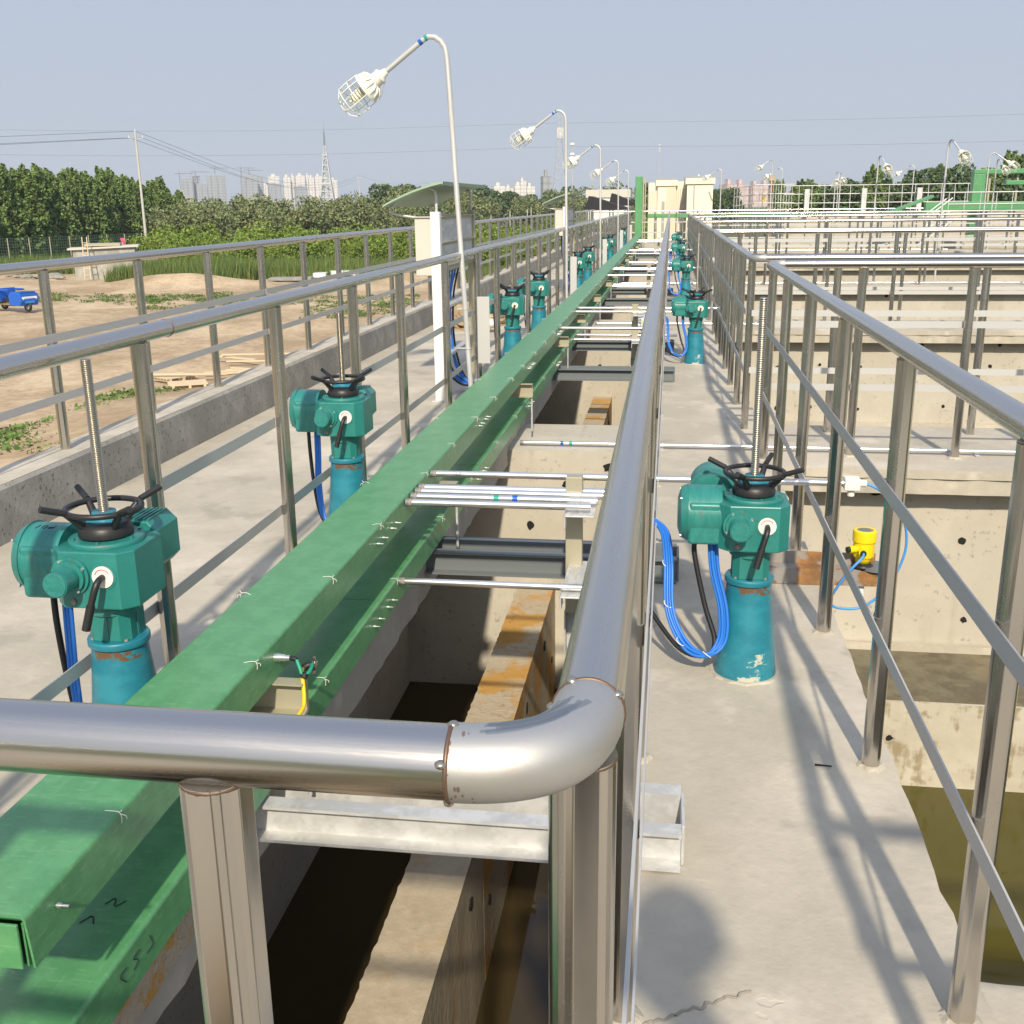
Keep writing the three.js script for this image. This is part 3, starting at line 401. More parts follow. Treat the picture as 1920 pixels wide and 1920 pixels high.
const cableDrop = (label, z, group) => { const o = thing('cable_bundle', label, 'cable', [-1.405, .1, z], 0, group); part('black_cable', tube([[-.17, .46, 0], [-.165, .36, .01], [-.155, .2, .01], [-.12, .06, .03], [0, .02, .13], [.2, .05, .16], [.34, .3, .1]], .0085, 40, 8), M.blackCable, o); for (let i = 0; i < 3; i++) { const a = i * .009; part('blue_cable', tube([[-.135 + a, .46, .01], [-.135 + a, .34, .02], [-.14 + a, .2, .02], [-.11 + a, .05, .04 + a], [0, .02, .11 + a], [.2, .06, .13 + a], [.33, .3, .08 + a]], .0058, 40, 7), M.blueCable, o); } return o; };
cableDrop('blue and black cables hanging behind the lever of the tall stem actuator', -2.43);
cableDrop('blue and black cables hanging under the short stem actuator', -4.50);
for (let k = 1; k < 3; k++) for (const z of [-2.55, -4.6]) cableDrop('blue cable loop under an actuator beyond the first lamp', z - k * PER, 'far cable loops along the trench railing');

// ------------------------------------------------------------------ earth wire on the first bracket
{
  const o = thing('earth_wire', 'yellow and green earth wire bolted to the beige bracket between the trays', 'wire', [0, 0, 0]);
  const z = -2.36;
  part('gland', [cx(-.953, -.938, .43, z + .0, .012, 6), cx(-.938, -.925, .43, z, .0095, 14), cx(-.925, -.913, .43, z, .007, 12)], M.conduit, o);
  part('sleeve', [tube([[-.913, .43, z], [-.902, .43, z + .002], [-.895, .427, z + .004]], .0068, 8, 8), tube([[-.875, .40, z + .02], [-.872, .39, z + .022], [-.868, .40, z + .018]], .0085, 8, 8), tube([[-.892, .388, z - .025], [-.88, .398, z - .03], [-.868, .398, z - .035]], .0085, 8, 8)], M.blackCable, o);
  part('green_wire', [tube([[-.895, .427, z + .003], [-.885, .41, z + .012], [-.876, .392, z + .02], [-.868, .392, z + .022]], .0052, 18, 8), tube([[-.868, .392, z + .022], [-.862, .40, z], [-.866, .402, z - .03]], .005, 12, 8)], M.cableGreen, o);
  part('yellow_wire', tube([[-.89, .392, z - .02], [-.884, .392, z], [-.878, .385, z + .016], [-.872, .365, z + .03], [-.866, .335, z + .05], [-.864, .325, z + .09], [-.866, .318, z + .3]], .0052, 34, 8), M.cableYellow, o);
  part('bolt', [cyl(V(-.866, .378, z - .045), V(-.866, .415, z - .045), .004, .004, 8), cyl(V(-.866, .394, z - .045), V(-.866, .402, z - .045), .009, .009, 6), cyl(V(-.87, .38, z - .03), V(-.87, .388, z - .03), .012, .012, 14)], M.stem, o);
}
{ // rusty angle along the edge of the left deck near the elbow
  const o = thing('rusty_angle', 'orange rusted steel angle lying along the trench edge under the lower tray', 'steel angle', [-.985, .1, 0]);
  part('angle', [muv(bx(-.06, .012, .004, .01, .6, -2.0), 2), muv(bx(.006, .012, -.09, .004, .6, -2.0), 2)], M.ochre, o);
  for (const z of [-.9, -1.25, -1.7]) part('stiffener', bx(-.05, .006, .01, .06, z, z - .008), M.ochre, o);
}

// ------------------------------------------------------------------ level sensor on its bracket
{
  const b = thing('sensor_bracket', 'rusty angle iron bracket reaching over the basin below the yellow sensor', 'bracket', [0, .003, -4.25]);
  part('angle', [muv(bx(.44, .87, .062, .068, -.07, .0), 2), muv(bx(.44, .87, 0, .0615, -.006, 0), 2), muv(bx(.44, .87, .068, .118, -.076, -.070), 2)], M.rust, b);
  const s = thing('level_sensor', 'yellow level sensor with a glass window, mounted over the basin', 'sensor', [.815, .07, -4.29]);
  part('flange', [cyl(V(.05, .0, 0), V(.05, .012, 0), .062, .062, 32)], M.greySteel, s);
  part('base', [lathe([[0, .0], [.042, .0], [.042, .012], [.036, .014], [.032, .024], [0, .024]], 30)], M.black, s);
  part('body', [lathe([[0, .022], [.030, .022], [.030, .042], [.036, .046], [.042, .056], [.042, .112], [.046, .114], [.047, .118], [.047, .158], [.044, .163], [.033, .163], [.032, .160], [0, .160]], 40), cz(-.012, .082, .03, .062, .017, 20), (() => { const g = cyl(V(-.03, .086, .02), V(-.062, .086, .034), .015, .015, 18); return g; })()], M.yellow, s);
  part('window', cyl(V(0, .1602, 0), V(0, .1615, 0), .031, .031, 28), M.greySteel, s);
  part('cap', [cyl(V(-.062, .086, .034), V(-.072, .086, .038), .013, .013, 12), cz(-.012, .082, .062, .074, .012, 12)], M.black, s);
  part('probe', cyl(V(0, 0, 0), V(0, -.12, 0), .013, .016, 16), M.white, s);
  const w = thing('sensor_cable', 'thin light blue cable looping below the yellow sensor', 'cable', [0, 0, 0]);
  part('cable', tube([[.803, .152, -4.216], [.79, .145, -4.18], [.75, .10, -4.17], [.70, .0, -4.2], [.69, -.07, -4.24], [.74, -.10, -4.26], [.83, -.09, -4.27], [.92, 0, -4.27], [.97, .15, -4.26], [.955, .28, -4.24], [.90, .37, -4.21], [.83, .43, -4.19], [.785, .45, -4.19]], .0055, 80, 8), std({ color: lin(.07, .30, .72), roughness: .45 }), w);
}

// ------------------------------------------------------------------ caged lamps
function lampHead() {   // axis -y, neck at the origin
  const g = new THREE.Group();
  part('neck', lathe([[0, .005], [.022, .005], [.024, 0], [.03, -.03], [.05, -.045], [.052, -.05], [.052, -.058], [.048, -.06], [.05, -.10], [.046, -.104], [0, -.104]], 28), M.lamp, g);
  const ho = part('housing', lathe([[.046, -.10], [.062, -.115], [.085, -.135], [.098, -.165], [.105, -.175], [.105, -.185], [.09, -.187], [.08, -.16], [.04, -.12]], 36), M.lamp, g);
  part('cooling_fin', Array.from({ length: 14 }, (_, i) => { const s = new THREE.Shape(); s.moveTo(.046, -.10); s.lineTo(.066, -.104); s.lineTo(.092, -.124); s.lineTo(.104, -.172); s.lineTo(.09, -.15); s.lineTo(.06, -.115); const e = new THREE.ExtrudeGeometry(s, { depth: .005, bevelEnabled: false }); e.translate(0, 0, -.0025); e.rotateY(i / 14 * Math.PI * 2); return e; }), M.lamp, ho);
  part('glass', lathe([[.078, -.186], [.078, -.30], [.070, -.335], [.045, -.355], [0, -.36]], 32), M.glass, g);
  part('bulb', [...Array.from({ length: 5 }, (_, i) => { const t = new THREE.TorusGeometry(.03, .009, 10, 24); t.rotateX(Math.PI / 2); t.translate(0, -.20 - i * .022, 0); return t; }), lathe([[0, -.12], [.022, -.12], [.026, -.195], [0, -.196]], 16), lathe([[0, -.30], [.012, -.30], [.012, -.325], [0, -.33]], 12)], M.bulb, g);
  const wires = []; for (let i = 0; i < 6; i++) { const a = i * Math.PI / 3, c = Math.cos(a), s = Math.sin(a); wires.push(tube([[c * .108, -.18, s * .108], [c * .112, -.26, s * .112], [c * .108, -.33, s * .108], [c * .07, -.375, s * .07], [c * .035, -.385, s * .035]], .0036, 18, 6)); }
  for (const [r, y] of [[.112, -.255], [.108, -.33], [.036, -.385], [.107, -.182]]) { const t = new THREE.TorusGeometry(r, .0036, 6, 36); t.rotateX(Math.PI / 2); t.translate(0, y, 0); wires.push(t); }
  part('wire_cage', wires, M.lamp, g);
  const ch = []; for (let i = 0; i < 16; i++) { const t = i / 15, p = V(.055 + .055 * t + .02 * Math.sin(t * 3.1), -.06 - .10 * t - .0 * t, .03 * Math.sin(t * 3)); const q = new THREE.SphereGeometry(.0035, 6, 5); q.translate(p.x, p.y, p.z); ch.push(q); }
  part('chain', ch, M.stem, g);
  return g;
}
const headProto = lampHead();
function lamp(label, base, topX, h, dir, group, seg = 20) {  // dir: heading of the arm (radians about y, 0 = +x)
  const o = thing('caged_lamp', label, 'lamp', base, 0, group);
  const dx = Math.cos(dir), dz = -Math.sin(dir), t = topX;
  const P = (a, y) => V(t * Math.min(1, y / h) + dx * a, y, dz * a);
  const path = [V(0, 0, 0), P(0, h * .35), P(0, h * .7), P(0, h - .10), P(.03, h + .005), P(.09, h + .045), P(.14, h + .035), P(.19, h), P(.43, h - .165)];
  part('pole', tube(path, .0185, 64, 12, false, .35), M.galv, o);
  const a0 = P(.16, h + .022), a1 = P(.185, h + .003); const dirv = P(.43, h - .165).sub(P(.19, h)).normalize();
  part('tape', cyl(P(.125, h + .042), P(.145, h + .03), .0195, .0195, 14), M.tapeGreen, o); part('tape', cyl(P(.165, h + .018), P(.185, h + .003), .0195, .0195, 14), M.tapeBlue, o);
  const hd = headProto.clone(); hd.name = 'lamp_head'; hd.position.copy(P(.43, h - .165)); hd.quaternion.setFromUnitVectors(V(0, -1, 0), dirv); o.add(hd);
  return o;
}
const L1 = lamp('caged lamp on a leaning pole in front of the cabinet canopy', [-1.40, .1, -7.6], -.125, 2.46, Math.PI - .02);
part('plate', rbx(.035, .125, .3, .78, -.09, -.084, .002), M.bar, L1);
for (const y of [.42, .70]) { const t = new THREE.TorusGeometry(.021, .003, 6, 16); t.rotateX(Math.PI / 2); part('clamp', t, M.galv, L1).position.set(-.05 * y, y, 0); part('clamp', bx(-.10, -.02, y - .004, y + .004, -.02, -.012), M.galv, L1); }
[[-15.25, 2.58], [-22.7, 2.5], [-30.4, 2.48], [-37.6, 2.42]].forEach(([z, h], i) => { const l = lamp('caged lamp on a straight pole along the trench railing behind the first lamp', [-1.42, .1, z], -.02, h, Math.PI - .1, 'lamps along the trench railing'); part('plate', rbx(.04, .13, .0, .7, -.09, -.084, .002), M.bar, l); });
[[5.01, -.003, -21.7, 2.52, -1.3], [5.05, 0, -28.9, 2.52, -1.35], [5.2, 0, -36, 2.3, -1.9], [6.1, 0, -43.5, 2.5, -1.2], [8.5, 0, -32, 2.65, -.35], [9.6, 0, -35.3, 2.6, -1.4], [3.78, 0, -43.9, 3.0, -2.6], [4.2, 0, -44.3, 2.7, 2.9], [1.9, 0, -44.5, 2.7, 3.0], [8.9, 0, -43.4, 2.7, 2.8], [10.9, 0, -34.5, 2.6, -1.0]].forEach(([x, y, z, h, d], i) => lamp(i === 0 ? 'caged lamp facing the walkway, the tallest looking one among the far basins' : 'caged lamp on a thin pole among the far basins', [x, y, z], .02, h, d, i ? 'lamps among the far basins' : undefined));

// ------------------------------------------------------------------ control cabinets with canopies
function cabinet(label, z, group) {
  const o = thing('control_cabinet', label, 'cabinet', [-1.67, .1, z], 0, group);
  const p1 = part('post', rbx(-.035, .035, 0, 1.37, -.035, .035, .004), M.white, o); part('foot', rbx(-.06, .06, 0, .012, -.06, .06, .002), M.galv, p1);
  part('post', rbx(-.03, .03, 0, 1.37, -1.45, -1.39, .004), M.beige, o);
  part('back_panel', [rbx(.006, .012, .95, 1.34, -1.385, -.04, .001)], M.galv, o);
  for (const y of [1.335, 1.15, .98]) part('cross_rail', [bx(.012, .04, y, y + .006, -1.385, -.04), bx(.012, .016, y - .02, y, -1.385, -.04)], M.beige, o);
  const b = part('enclosure', rbx(-.16, -.04, .92, 1.33, -1.34, -.01, .006), M.cabinet, o); part('lip', rbx(-.175, -.035, 1.33, 1.338, -1.36, .005, .002), M.cabinet, b); part('door', rbx(-.168, -.162, .94, 1.31, -1.3, -.05, .002), M.cabinet, b);
  const sh = new THREE.Shape(); sh.moveTo(.08, 1.575); sh.quadraticCurveTo(-.13, 1.535, -.35, 1.42); sh.lineTo(-.355, 1.405); sh.lineTo(-.345, 1.41); sh.quadraticCurveTo(-.13, 1.52, .08, 1.56); sh.lineTo(.085, 1.55); sh.lineTo(.09, 1.575);
  part('canopy', [extrudeZ(sh, -1.6, .14)], std({ color: lin(.30, .42, .30), roughness: .5, metalness: .2 }), o);
  for (const zz of [-.03, -1.42]) { part('canopy_arm', [tube([[0, 1.34, zz], [.0, 1.46, zz], [-.01, 1.52, zz], [-.04, 1.53, zz]], .011, 16, 8), tube([[0, 1.31, zz], [-.14, 1.33, zz], [-.31, 1.36, zz], [-.34, 1.395, zz], [-.30, 1.43, zz], [-.26, 1.455, zz]], .009, 30, 8)], M.galv, o); }
  for (let i = 0; i < 9; i++) { const a = rr(-.06, .06), q = i % 3; part(i % 4 === 0 ? 'black_cable' : 'blue_cable', tube([[-.08, .93, -.2 - i * .13], [-.06 + a * .3, .72, -.18 - i * .08], [-.02 + a * .4, .45, -.16 - i * .05], [.02 + a * .3, .22, -.15 - i * .05], [.10, .08, -.3 - i * .03], [.2, .05, -.5]], .0085, 30, 6), i % 4 === 0 ? M.blackCable : M.blueCable, o); }
  for (const y of [.68, .32]) part('cable_shelf', rbx(-.05, .06, y, y + .02, -.9, -.1, .002), M.galv, o);
  return o;
}
cabinet('control cabinet with a curved green canopy and blue cables behind the first lamp', -7.78);
cabinet('control cabinet with a curved green canopy farther along by the second lamp', -17.6);

// ------------------------------------------------------------------ packaging left on the cross wall
{
  const box2 = (name, label, x, y, z, w, h, d, cols, cat) => { const cv = document.createElement('canvas'); cv.width = 128; cv.height = 128; const c = cv.getContext('2d'); c.fillStyle = cols[0]; c.fillRect(0, 0, 128, 128); for (let i = 0; i < 60; i++) { c.fillStyle = cols[1 + Math.floor(rnd() * (cols.length - 1))]; c.fillRect(rnd() * 128, rnd() * 128, 6 + rnd() * 26, 4 + rnd() * 12); } const t = new THREE.CanvasTexture(cv); t.colorSpace = THREE.SRGBColorSpace; const o = thing(name, label, cat, [x, y, z]); part('box', rbx(-w / 2, w / 2, 0, h, -d / 2, d / 2, .006), std({ map: t, roughness: .45 }), o); part('flap', rbx(-w / 2 + .01, w / 2 - .01, h, h + .004, -d / 2, 0, .001), std({ map: t, roughness: .45 }), o); };
  box2('carton', 'small blue and white printed carton lying past the second conduit group', -.27, .002, -14.0, .26, .13, .2, ['#b9bed0', '#2b3f86', '#20222c', '#ffffff', '#6d7fb8', '#5a4b40'], 'carton');
  box2('carton', 'small yellow and green printed carton lying past the second conduit group', -.24, .002, -13.75, .20, .09, .10, ['#c9cfc0', '#e8d21c', '#74b23a', '#8c8f90', '#f4f1d8'], 'carton');
}

// ------------------------------------------------------------------ far end and the right hand blocks
{
  const cream = std({ color: lin(.74, .70, .56), roughness: .85 }), grey = std({ color: lin(.36, .35, .33), roughness: .8 }), pink = std({ color: lin(.70, .56, .44), roughness: .85 });
  const house = (label, x0, x1, z0, z1, top, cols) => { const o = thing('plant_building', label, 'building', [0, -4, 0]); part('wall', bx(x0, x1, 0, top + 3.6, z0, z1), cream, o); const rf = part('roof', bx(x0 - .12, x1 + .12, top + 3.6, top + 4.0, z0 + .12, z1 - .12), cream, o); part('roof_edge', bx(x0 - .14, x1 + .14, top + 4.0, top + 4.06, z0 + .14, z1 - .14), grey, rf); for (let i = 0; i < 6; i++) { const z = z0 - .5 - i * (z0 - z1 - 1) / 5; part('column', bx(x0 - .05, x0 - .01, 0, top + 3.5, z, z - .35), cols, o); part('window', bx(x0 - .04, x0 - .005, top + 1.4, top + 2.9, z - .45, z - 1.1), grey, o); } return o; };
  const h1 = house('cream plant building with a dark downpipe and flat roof, the larger of the two', 1.02, 2.72, -75, -83, 3.07, grey); part('downpipe', bx(1.45, 1.52, 0, 6.7, -75, -74.92), grey, h1); part('roof_light', new THREE.SphereGeometry(.07, 10, 8), M.white, h1).position.set(1.75, 7.2, -75.2); part('conduit', cyl(V(2.45, 6.2, -74.95), V(2.7, 5.6, -74.95), .03, .03, 6), grey, h1);
  const h2 = house('cream and pink plant building with a narrow grey slot window', -.95, .30, -78, -86, 3.02, grey); part('pink_panel', bx(-.35, .29, 0, 6.55, -78, -77.96), pink, h2); part('slot_window', bx(-.66, -.45, 3.2, 5.6, -78, -77.95), grey, h2); part('side_wing', bx(.30, 1.0, 0, 6.9, -78.3, -86), cream, h2); for (let i = 0; i < 5; i++) part('column', bx(.34 + i * .13, .38 + i * .13, 0, 6.45, -78.2, -78.3), M.cabinet, h2); part('side_wing', bx(-1.6, -.95, 0, 6.85, -78.3, -86), cream, h2); for (let i = 0; i < 5; i++) part('column', bx(-1.58 + i * .13, -1.54 + i * .13, 0, 6.35, -78.2, -78.3), M.cabinet, h2);
  const rail = M.galv;
  // raised platform with a pale railing
  const rp = thing('raised_platform', 'raised concrete platform beyond the basins', 'platform', [0, 0, -48]); part('deck', muv(bx(4.6, 20, .75, 1.0, 0, -8), .4), M.concrete, rp); part('wall', muv(bx(4.7, 20, -4, .75, -.1, -8), .4), M.wall, rp);
  const r2 = thing('platform_railing', 'pale tubular railing on the raised platform beyond the basins', 'railing', [0, 1.0, -48]);
  for (const y of [1.12, .78, .42]) part('rail', cyl(V(4.7, y, 0), V(12.2, y, 0), .018, .018, 8), rail, r2); for (let x = 4.8; x < 12.3; x += .52) part('post', cyl(V(x, 0, 0), V(x - .02, 1.12, 0), .016, .016, 8), rail, r2);
  for (const x of [5.6, 7.9, 10.1]) { const c = thing('equipment_post', 'grey square post beside the pale platform railing', 'post', [x, 1.0, -47.7], 0, 'grey posts on the raised platform'); part('post', rbx(-.1, .1, 0, .95, -.06, .06, .01), M.galv, c); part('cap', rbx(-.11, .11, .95, .98, -.07, .07, .005), M.galv, c); }
  const cg = thing('guard_railing', 'dense cluster of pale railings round a rusty column', 'railing', [0, 1.0, -45.5]);
  for (const y of [1.15, .8, .45]) { part('rail', cyl(V(2.55, y - .12, -1), V(3.3, y, 0), .018, .018, 8), rail, cg); part('rail', cyl(V(3.3, y, 0), V(4.85, y, 0), .018, .018, 8), rail, cg); } for (let i = 0; i < 22; i++) { const x = 2.55 + i * .105; part('post', cyl(V(x, -.6, i < 8 ? -1 + i * .13 : 0), V(x, 1.15 - (i < 8 ? .12 - i * .015 : 0), i < 8 ? -1 + i * .13 : 0), .012, .012, 6), rail, cg); }
  const rc = thing('rusty_column', 'orange rusty steel column inside the cluster of pale railings', 'column', [3.95, 0, -45.7]); part('column', rbx(-.1, .1, 0, 2.3, -.1, .1, .01), M.rust, rc); part('cap', rbx(-.13, .13, 2.3, 2.45, -.13, .13, .01), M.ochre, rc); part('box', rbx(-.35, -.2, 1.5, 1.75, -.05, .1, .01), M.yellow, rc);
  // green duct gantry and stairs
  const gg = thing('cable_gantry', 'bright green cable duct gantry beside the steel stairs', 'cable duct', [0, 0, -40]);
  part('duct', [rbx(10.15, 10.55, .2, 2.32, -.2, .2, .02)], M.frp, gg); part('duct', [rbx(10.15, 16, 2.32, 2.47, -.2, .2, .02)], M.frp, gg); part('duct', rbx(11.2, 16, 1.95, 2.1, -.1, .25, .02), M.frp, gg); part('duct', rbx(8.6, 16, 1.12, 1.42, .2, .5, .02), M.frp, gg); for (const x of [10.7, 11.6, 12.6]) part('support', bx(x, x + .06, 0, 2.3, -.05, .0), M.beige, gg);
  const ramp = thing('cable_ramp', 'green cable duct sloping up to the gantry', 'cable duct', [0, 0, -40.6]); const rg = rbx(-.9, .9, -.05, .05, -.2, .2, .01); rg.rotateZ(.36); rg.translate(8.2, 1.3, 0); part('duct', rg, M.frp, ramp); part('support', bx(8.1, 8.16, 0, 1.25, -.05, 0), M.beige, ramp);
  const st = thing('steel_stair', 'steel stair with sloping handrails by the green gantry', 'stairs', [0, 0, -38]);
  for (const z of [0, -.7]) { for (const y of [.95, .55]) part('handrail', cyl(V(8.36, 1.15 - .95 + y - .55 + .35, z), V(9.1, 1.75 - .95 + y - .55 + .35, z), .02, .02, 8), M.white, st); part('stringer', cyl(V(8.1, 0, z), V(9.2, .85, z), .04, .04, 6), M.galv, st); }
  for (let i = 0; i < 5; i++) part('tread', bx(8.2 + i * .2, 8.38 + i * .2, .14 + i * .16, .17 + i * .16, -.02, -.68), M.galv, st);
  const lg = thing('stair_railing', 'grey railing at the top of the steel stair', 'railing', [0, 0, -38.5]); for (const y of [1.72, 1.35]) part('rail', cyl(V(9.1, y, 0), V(14, y, 0), .02, .02, 8), rail, lg); for (let x = 9.1; x < 14; x += .5) part('post', cyl(V(x, .6, 0), V(x, 1.72, 0), .016, .016, 8), rail, lg);
  // black awnings left of the far end
  const tarp = std({ color: lin(.018, .018, .022), roughness: .8, side: THREE.DoubleSide });
  const aw = (label, x, y, z, w) => { const o = thing('awning', label, 'awning', [x, -4, z]); const s = new THREE.Shape(); s.moveTo(-w, y + 4); s.lineTo(-w * .8, y + 4.75); s.lineTo(w, y + 4.1); s.lineTo(w, y + 4.0); const e = extrudeZ(s, -4, 0); part('tarpaulin', e, tarp, o); for (const [q, zz] of [[-w * .9, 0], [w * .9, 0], [-w * .9, -3.9], [w * .9, -3.9]]) part('pole', cyl(V(q, 0, zz), V(q, y + 4.05, zz), .05, .05, 6), M.greySteel, o); return o; };
  aw('black tarpaulin awning with a steep near end', -3.5, 1.15, -60, 1.15); aw('smaller black tarpaulin awning behind the steep one', -2.9, 1.35, -68, .9);
  const wh = thing('white_shed', 'low white shed seen between trees', 'shed', [-9, -4, -160]); part('wall', bx(-3, 3, 0, 6.3, 0, -6), M.white, wh); part('roof', bx(-3.2, 3.2, 6.3, 7.4, .2, -6.2), M.cabinet, wh);
}

// ------------------------------------------------------------------ things on the dirt lot
{
  const tk = thing('tricycle_truck', 'blue three wheeled cargo tricycle parked on the dirt lot', 'tricycle', [-36.6, -4.0, -56.9], -.35);
  const blue = std({ color: lin(.015, .11, .52), roughness: .35 }), deepb = std({ color: lin(.01, .07, .36), roughness: .4 });
  // nose towards +x
  const cab = part('cab', (() => { const s = new THREE.Shape(); s.moveTo(.1, .42); s.lineTo(.95, .40); s.lineTo(1.06, .62); s.lineTo(1.02, .98); s.lineTo(.80, 1.06); s.lineTo(.25, 1.06); s.lineTo(.1, .9); const e = new THREE.ExtrudeGeometry(s, { depth: 1.1, bevelEnabled: true, bevelSize: .04, bevelThickness: .05, bevelSegments: 3 }); e.translate(0, 0, -.55); return e; })(), blue, tk);
  part('headlight_band', rbx(1.03, 1.085, .70, .86, -.5, .5, .02), M.white, cab); for (const z of [-.42, .42]) part('headlight', cx(1.05, 1.10, .78, z, .07, 16), M.dial, cab); part('plate', rbx(1.06, 1.10, .5, .62, -.3, .3, .01), std({ color: lin(.05, .25, .6) }), cab);
  part('bonnet_rim', rbx(.2, .98, 1.03, 1.12, -.5, .5, .03), deepb, cab);
  part('seat_back', [rbx(-.85, -.75, .55, 1.3, -.55, .55, .04), rbx(-.85, .0, 1.16, 1.26, .48, .55, .03), rbx(-.85, .0, 1.16, 1.26, -.55, -.48, .03)], blue, tk); part('seat', rbx(-.75, -.25, .6, .74, -.4, .4, .04), M.black, tk);
  part('chassis', [rbx(-2.4, .3, .36, .44, -.3, -.22, .01), rbx(-2.4, .3, .36, .44, .22, .3, .01), rbx(-.7, .0, .3, .62, -.22, .22, .03)], M.rust, tk); part('cargo_bed', [rbx(-2.7, -.95, .55, .6, -.65, .65, .01), rbx(-2.7, -.95, .6, .95, .62, .66, .01), rbx(-2.7, -.95, .6, .95, -.66, -.62, .01), rbx(-.99, -.95, .6, .95, -.65, .65, .01)], M.galv, tk);
  for (const [x, z] of [[.86, 0], [-1.9, .58], [-1.9, -.58]]) { const w = part('wheel', (() => { const t = new THREE.TorusGeometry(.23, .075, 12, 28); t.translate(x, .3, z); return t; })(), M.black, tk); part('rim', cyl(V(x, .3, z - .05), V(x, .3, z + .05), .17, .17, 18), M.beige, w); }
  part('fork', [cyl(V(.86, .3, .12), V(.72, .85, .1), .03, .03, 8), cyl(V(.86, .3, -.12), V(.72, .85, -.1), .03, .03, 8)], M.black, tk); part('handlebar', cyl(V(.3, 1.2, -.35), V(.3, 1.2, .35), .02, .02, 8), M.black, tk);

  const hut = thing('block_hut', 'low grey block hut with a dark doorway and sheet roof beside the tall grass', 'hut', [-45.2, -3.9, -84.6], .42);
  const hm = std({ map: texKerb, color: lin(1.25, 1.25, 1.2), roughness: .95 });
  part('wall', muv(bx(-3.2, 1.6, -.4, 2.35, .0, -2.6), .3), hm, hut); part('wall', muv(bx(1.6, 3.4, -.4, 2.0, -.3, -2.6), .3), hm, hut); part('doorway', bx(1.75, 2.3, .6, 1.75, -.3, -.24), M.patch, hut);
  const rf = part('roof', (() => { const g = bx(-3.5, 2.0, 2.36, 2.5, .25, -2.8); g.rotateZ(.03); return g; })(), M.cabinet, hut); part('sheet', rbx(-2.3, .5, 2.52, 2.72, -.1, -2.4, .02), M.beige, rf);
  const lad = thing('ladder', 'pale wooden ladder leaning on the block hut', 'ladder', [-46.6, -3.9, -82.6], .42); const wood = std({ color: lin(.62, .50, .33), roughness: .8 });
  for (const x of [-.22, .22]) part('rail', cyl(V(x, 0, .5), V(x * .8, 3.3, -.35), .04, .04, 6), wood, lad); for (let i = 0; i < 6; i++) { const t = (i + .7) / 6.6; part('rung', cyl(V(-.22, 3.3 * t, .5 - .85 * t), V(.22, 3.3 * t, .5 - .85 * t), .028, .028, 6), wood, lad); }
  // wire fence at the edge of the trees
  const fe = thing('wire_fence', 'green wire mesh fence with pale posts at the foot of the poplars', 'fence', [-66, -4, -118], 1.24); const mesh = std({ color: lin(.10, .17, .13), roughness: .6 });
  for (let i = -9; i < 8; i++) { part('post', cyl(V(i * 2.7, 0, 0), V(i * 2.7, 2.7, 0), .07, .07, 6), M.beige, fe); }
  for (let i = -9; i < 7; i++) { const w = []; for (let k = 0; k < 9; k++) w.push(cyl(V(i * 2.7, .25 + k * .3, 0), V(i * 2.7 + 2.7, .25 + k * .3, 0), .016, .016, 4)); for (let k = 1; k < 9; k++) w.push(cyl(V(i * 2.7 + k * .3, .1, 0), V(i * 2.7 + k * .3, 2.6, 0), .014, .014, 4)); part('mesh_panel', w, mesh, fe); }
  // flag, pallets, planks, white sheets, slabs
  const fl = thing('flag', 'small pink flag on a thin stick in the bushes', 'flag', [-46.5, -4, -88.4]); part('stick', cyl(V(0, 0, 0), V(.15, 2.9, 0), .03, .03, 6), wood, fl); part('cloth', (() => { const g = new THREE.PlaneGeometry(.35, .8, 4, 8); const p = g.attributes.position; for (let i = 0; i < p.count; i++) p.setZ(i, .12 * Math.sin(p.getY(i) * 4)); g.computeVertexNormals(); g.translate(.2, 2.75, 0); return g; })(), std({ color: lin(.70, .12, .22), side: THREE.DoubleSide, roughness: .8 }), fl);
  const pal = (x, z, a, l) => { const o = thing('pallet', l, 'pallet', [x, -3.98, z], a); for (let i = 0; i < 6; i++) part('plank', bx(-.6, .6, .11, .13, -.5 + i * .18, -.38 + i * .18), wood, o); for (const q of [-.5, 0, .46]) part('bearer', bx(q, q + .08, 0, .11, -.5, .52), wood, o); };
  pal(-15.2, -32.2, .5, 'wooden pallet lying flat beyond the kerb beside loose planks'); pal(-16.3, -33.6, 1.0, 'second wooden pallet lying flat, partly in the grass');
  for (let i = 0; i < 9; i++) { const o = part('plank', bx(-rr(.9, 1.8), rr(.9, 1.6), .03, .07, -.07, .07), wood); o.position.set(-13.6 + rr(-2.2, 1.6), -3.9 + i * .02, -34.5 + rr(-4, 3)); o.rotation.y = rr(-.5, .7); tag(o, 'loose wooden plank lying in the dirt near the pallets', 'plank', 'loose planks near the pallets'); }
  for (let i = 0; i < 5; i++) { const o = part('foam_sheet', rbx(-.9, .9, 0, .35, -.5, .5, .03), M.white); o.position.set(-27.5 + i * 1.5, -3.9 + rr(0, .2), -84.5 + rr(-1.5, 1)); o.rotation.y = rr(0, 3); tag(o, 'white insulation sheet dumped at the edge of the green bushes', 'sheet', 'white sheets by the bushes'); }
  for (let i = 0; i < 14; i++) { const g = new THREE.DodecahedronGeometry(rr(.25, .6), 0); g.scale(1.4, .5, 1); const o = part('rubble_block', g, M.kerb); o.position.set(-60 + i * 1.25 + rr(-.4, .4), -3.85, -86 + rr(-1.5, 1.5)); o.rotation.y = rr(0, 6); tag(o, 'grey concrete rubble block at the edge of the weeds', 'rubble', 'rubble blocks along the weeds'); }
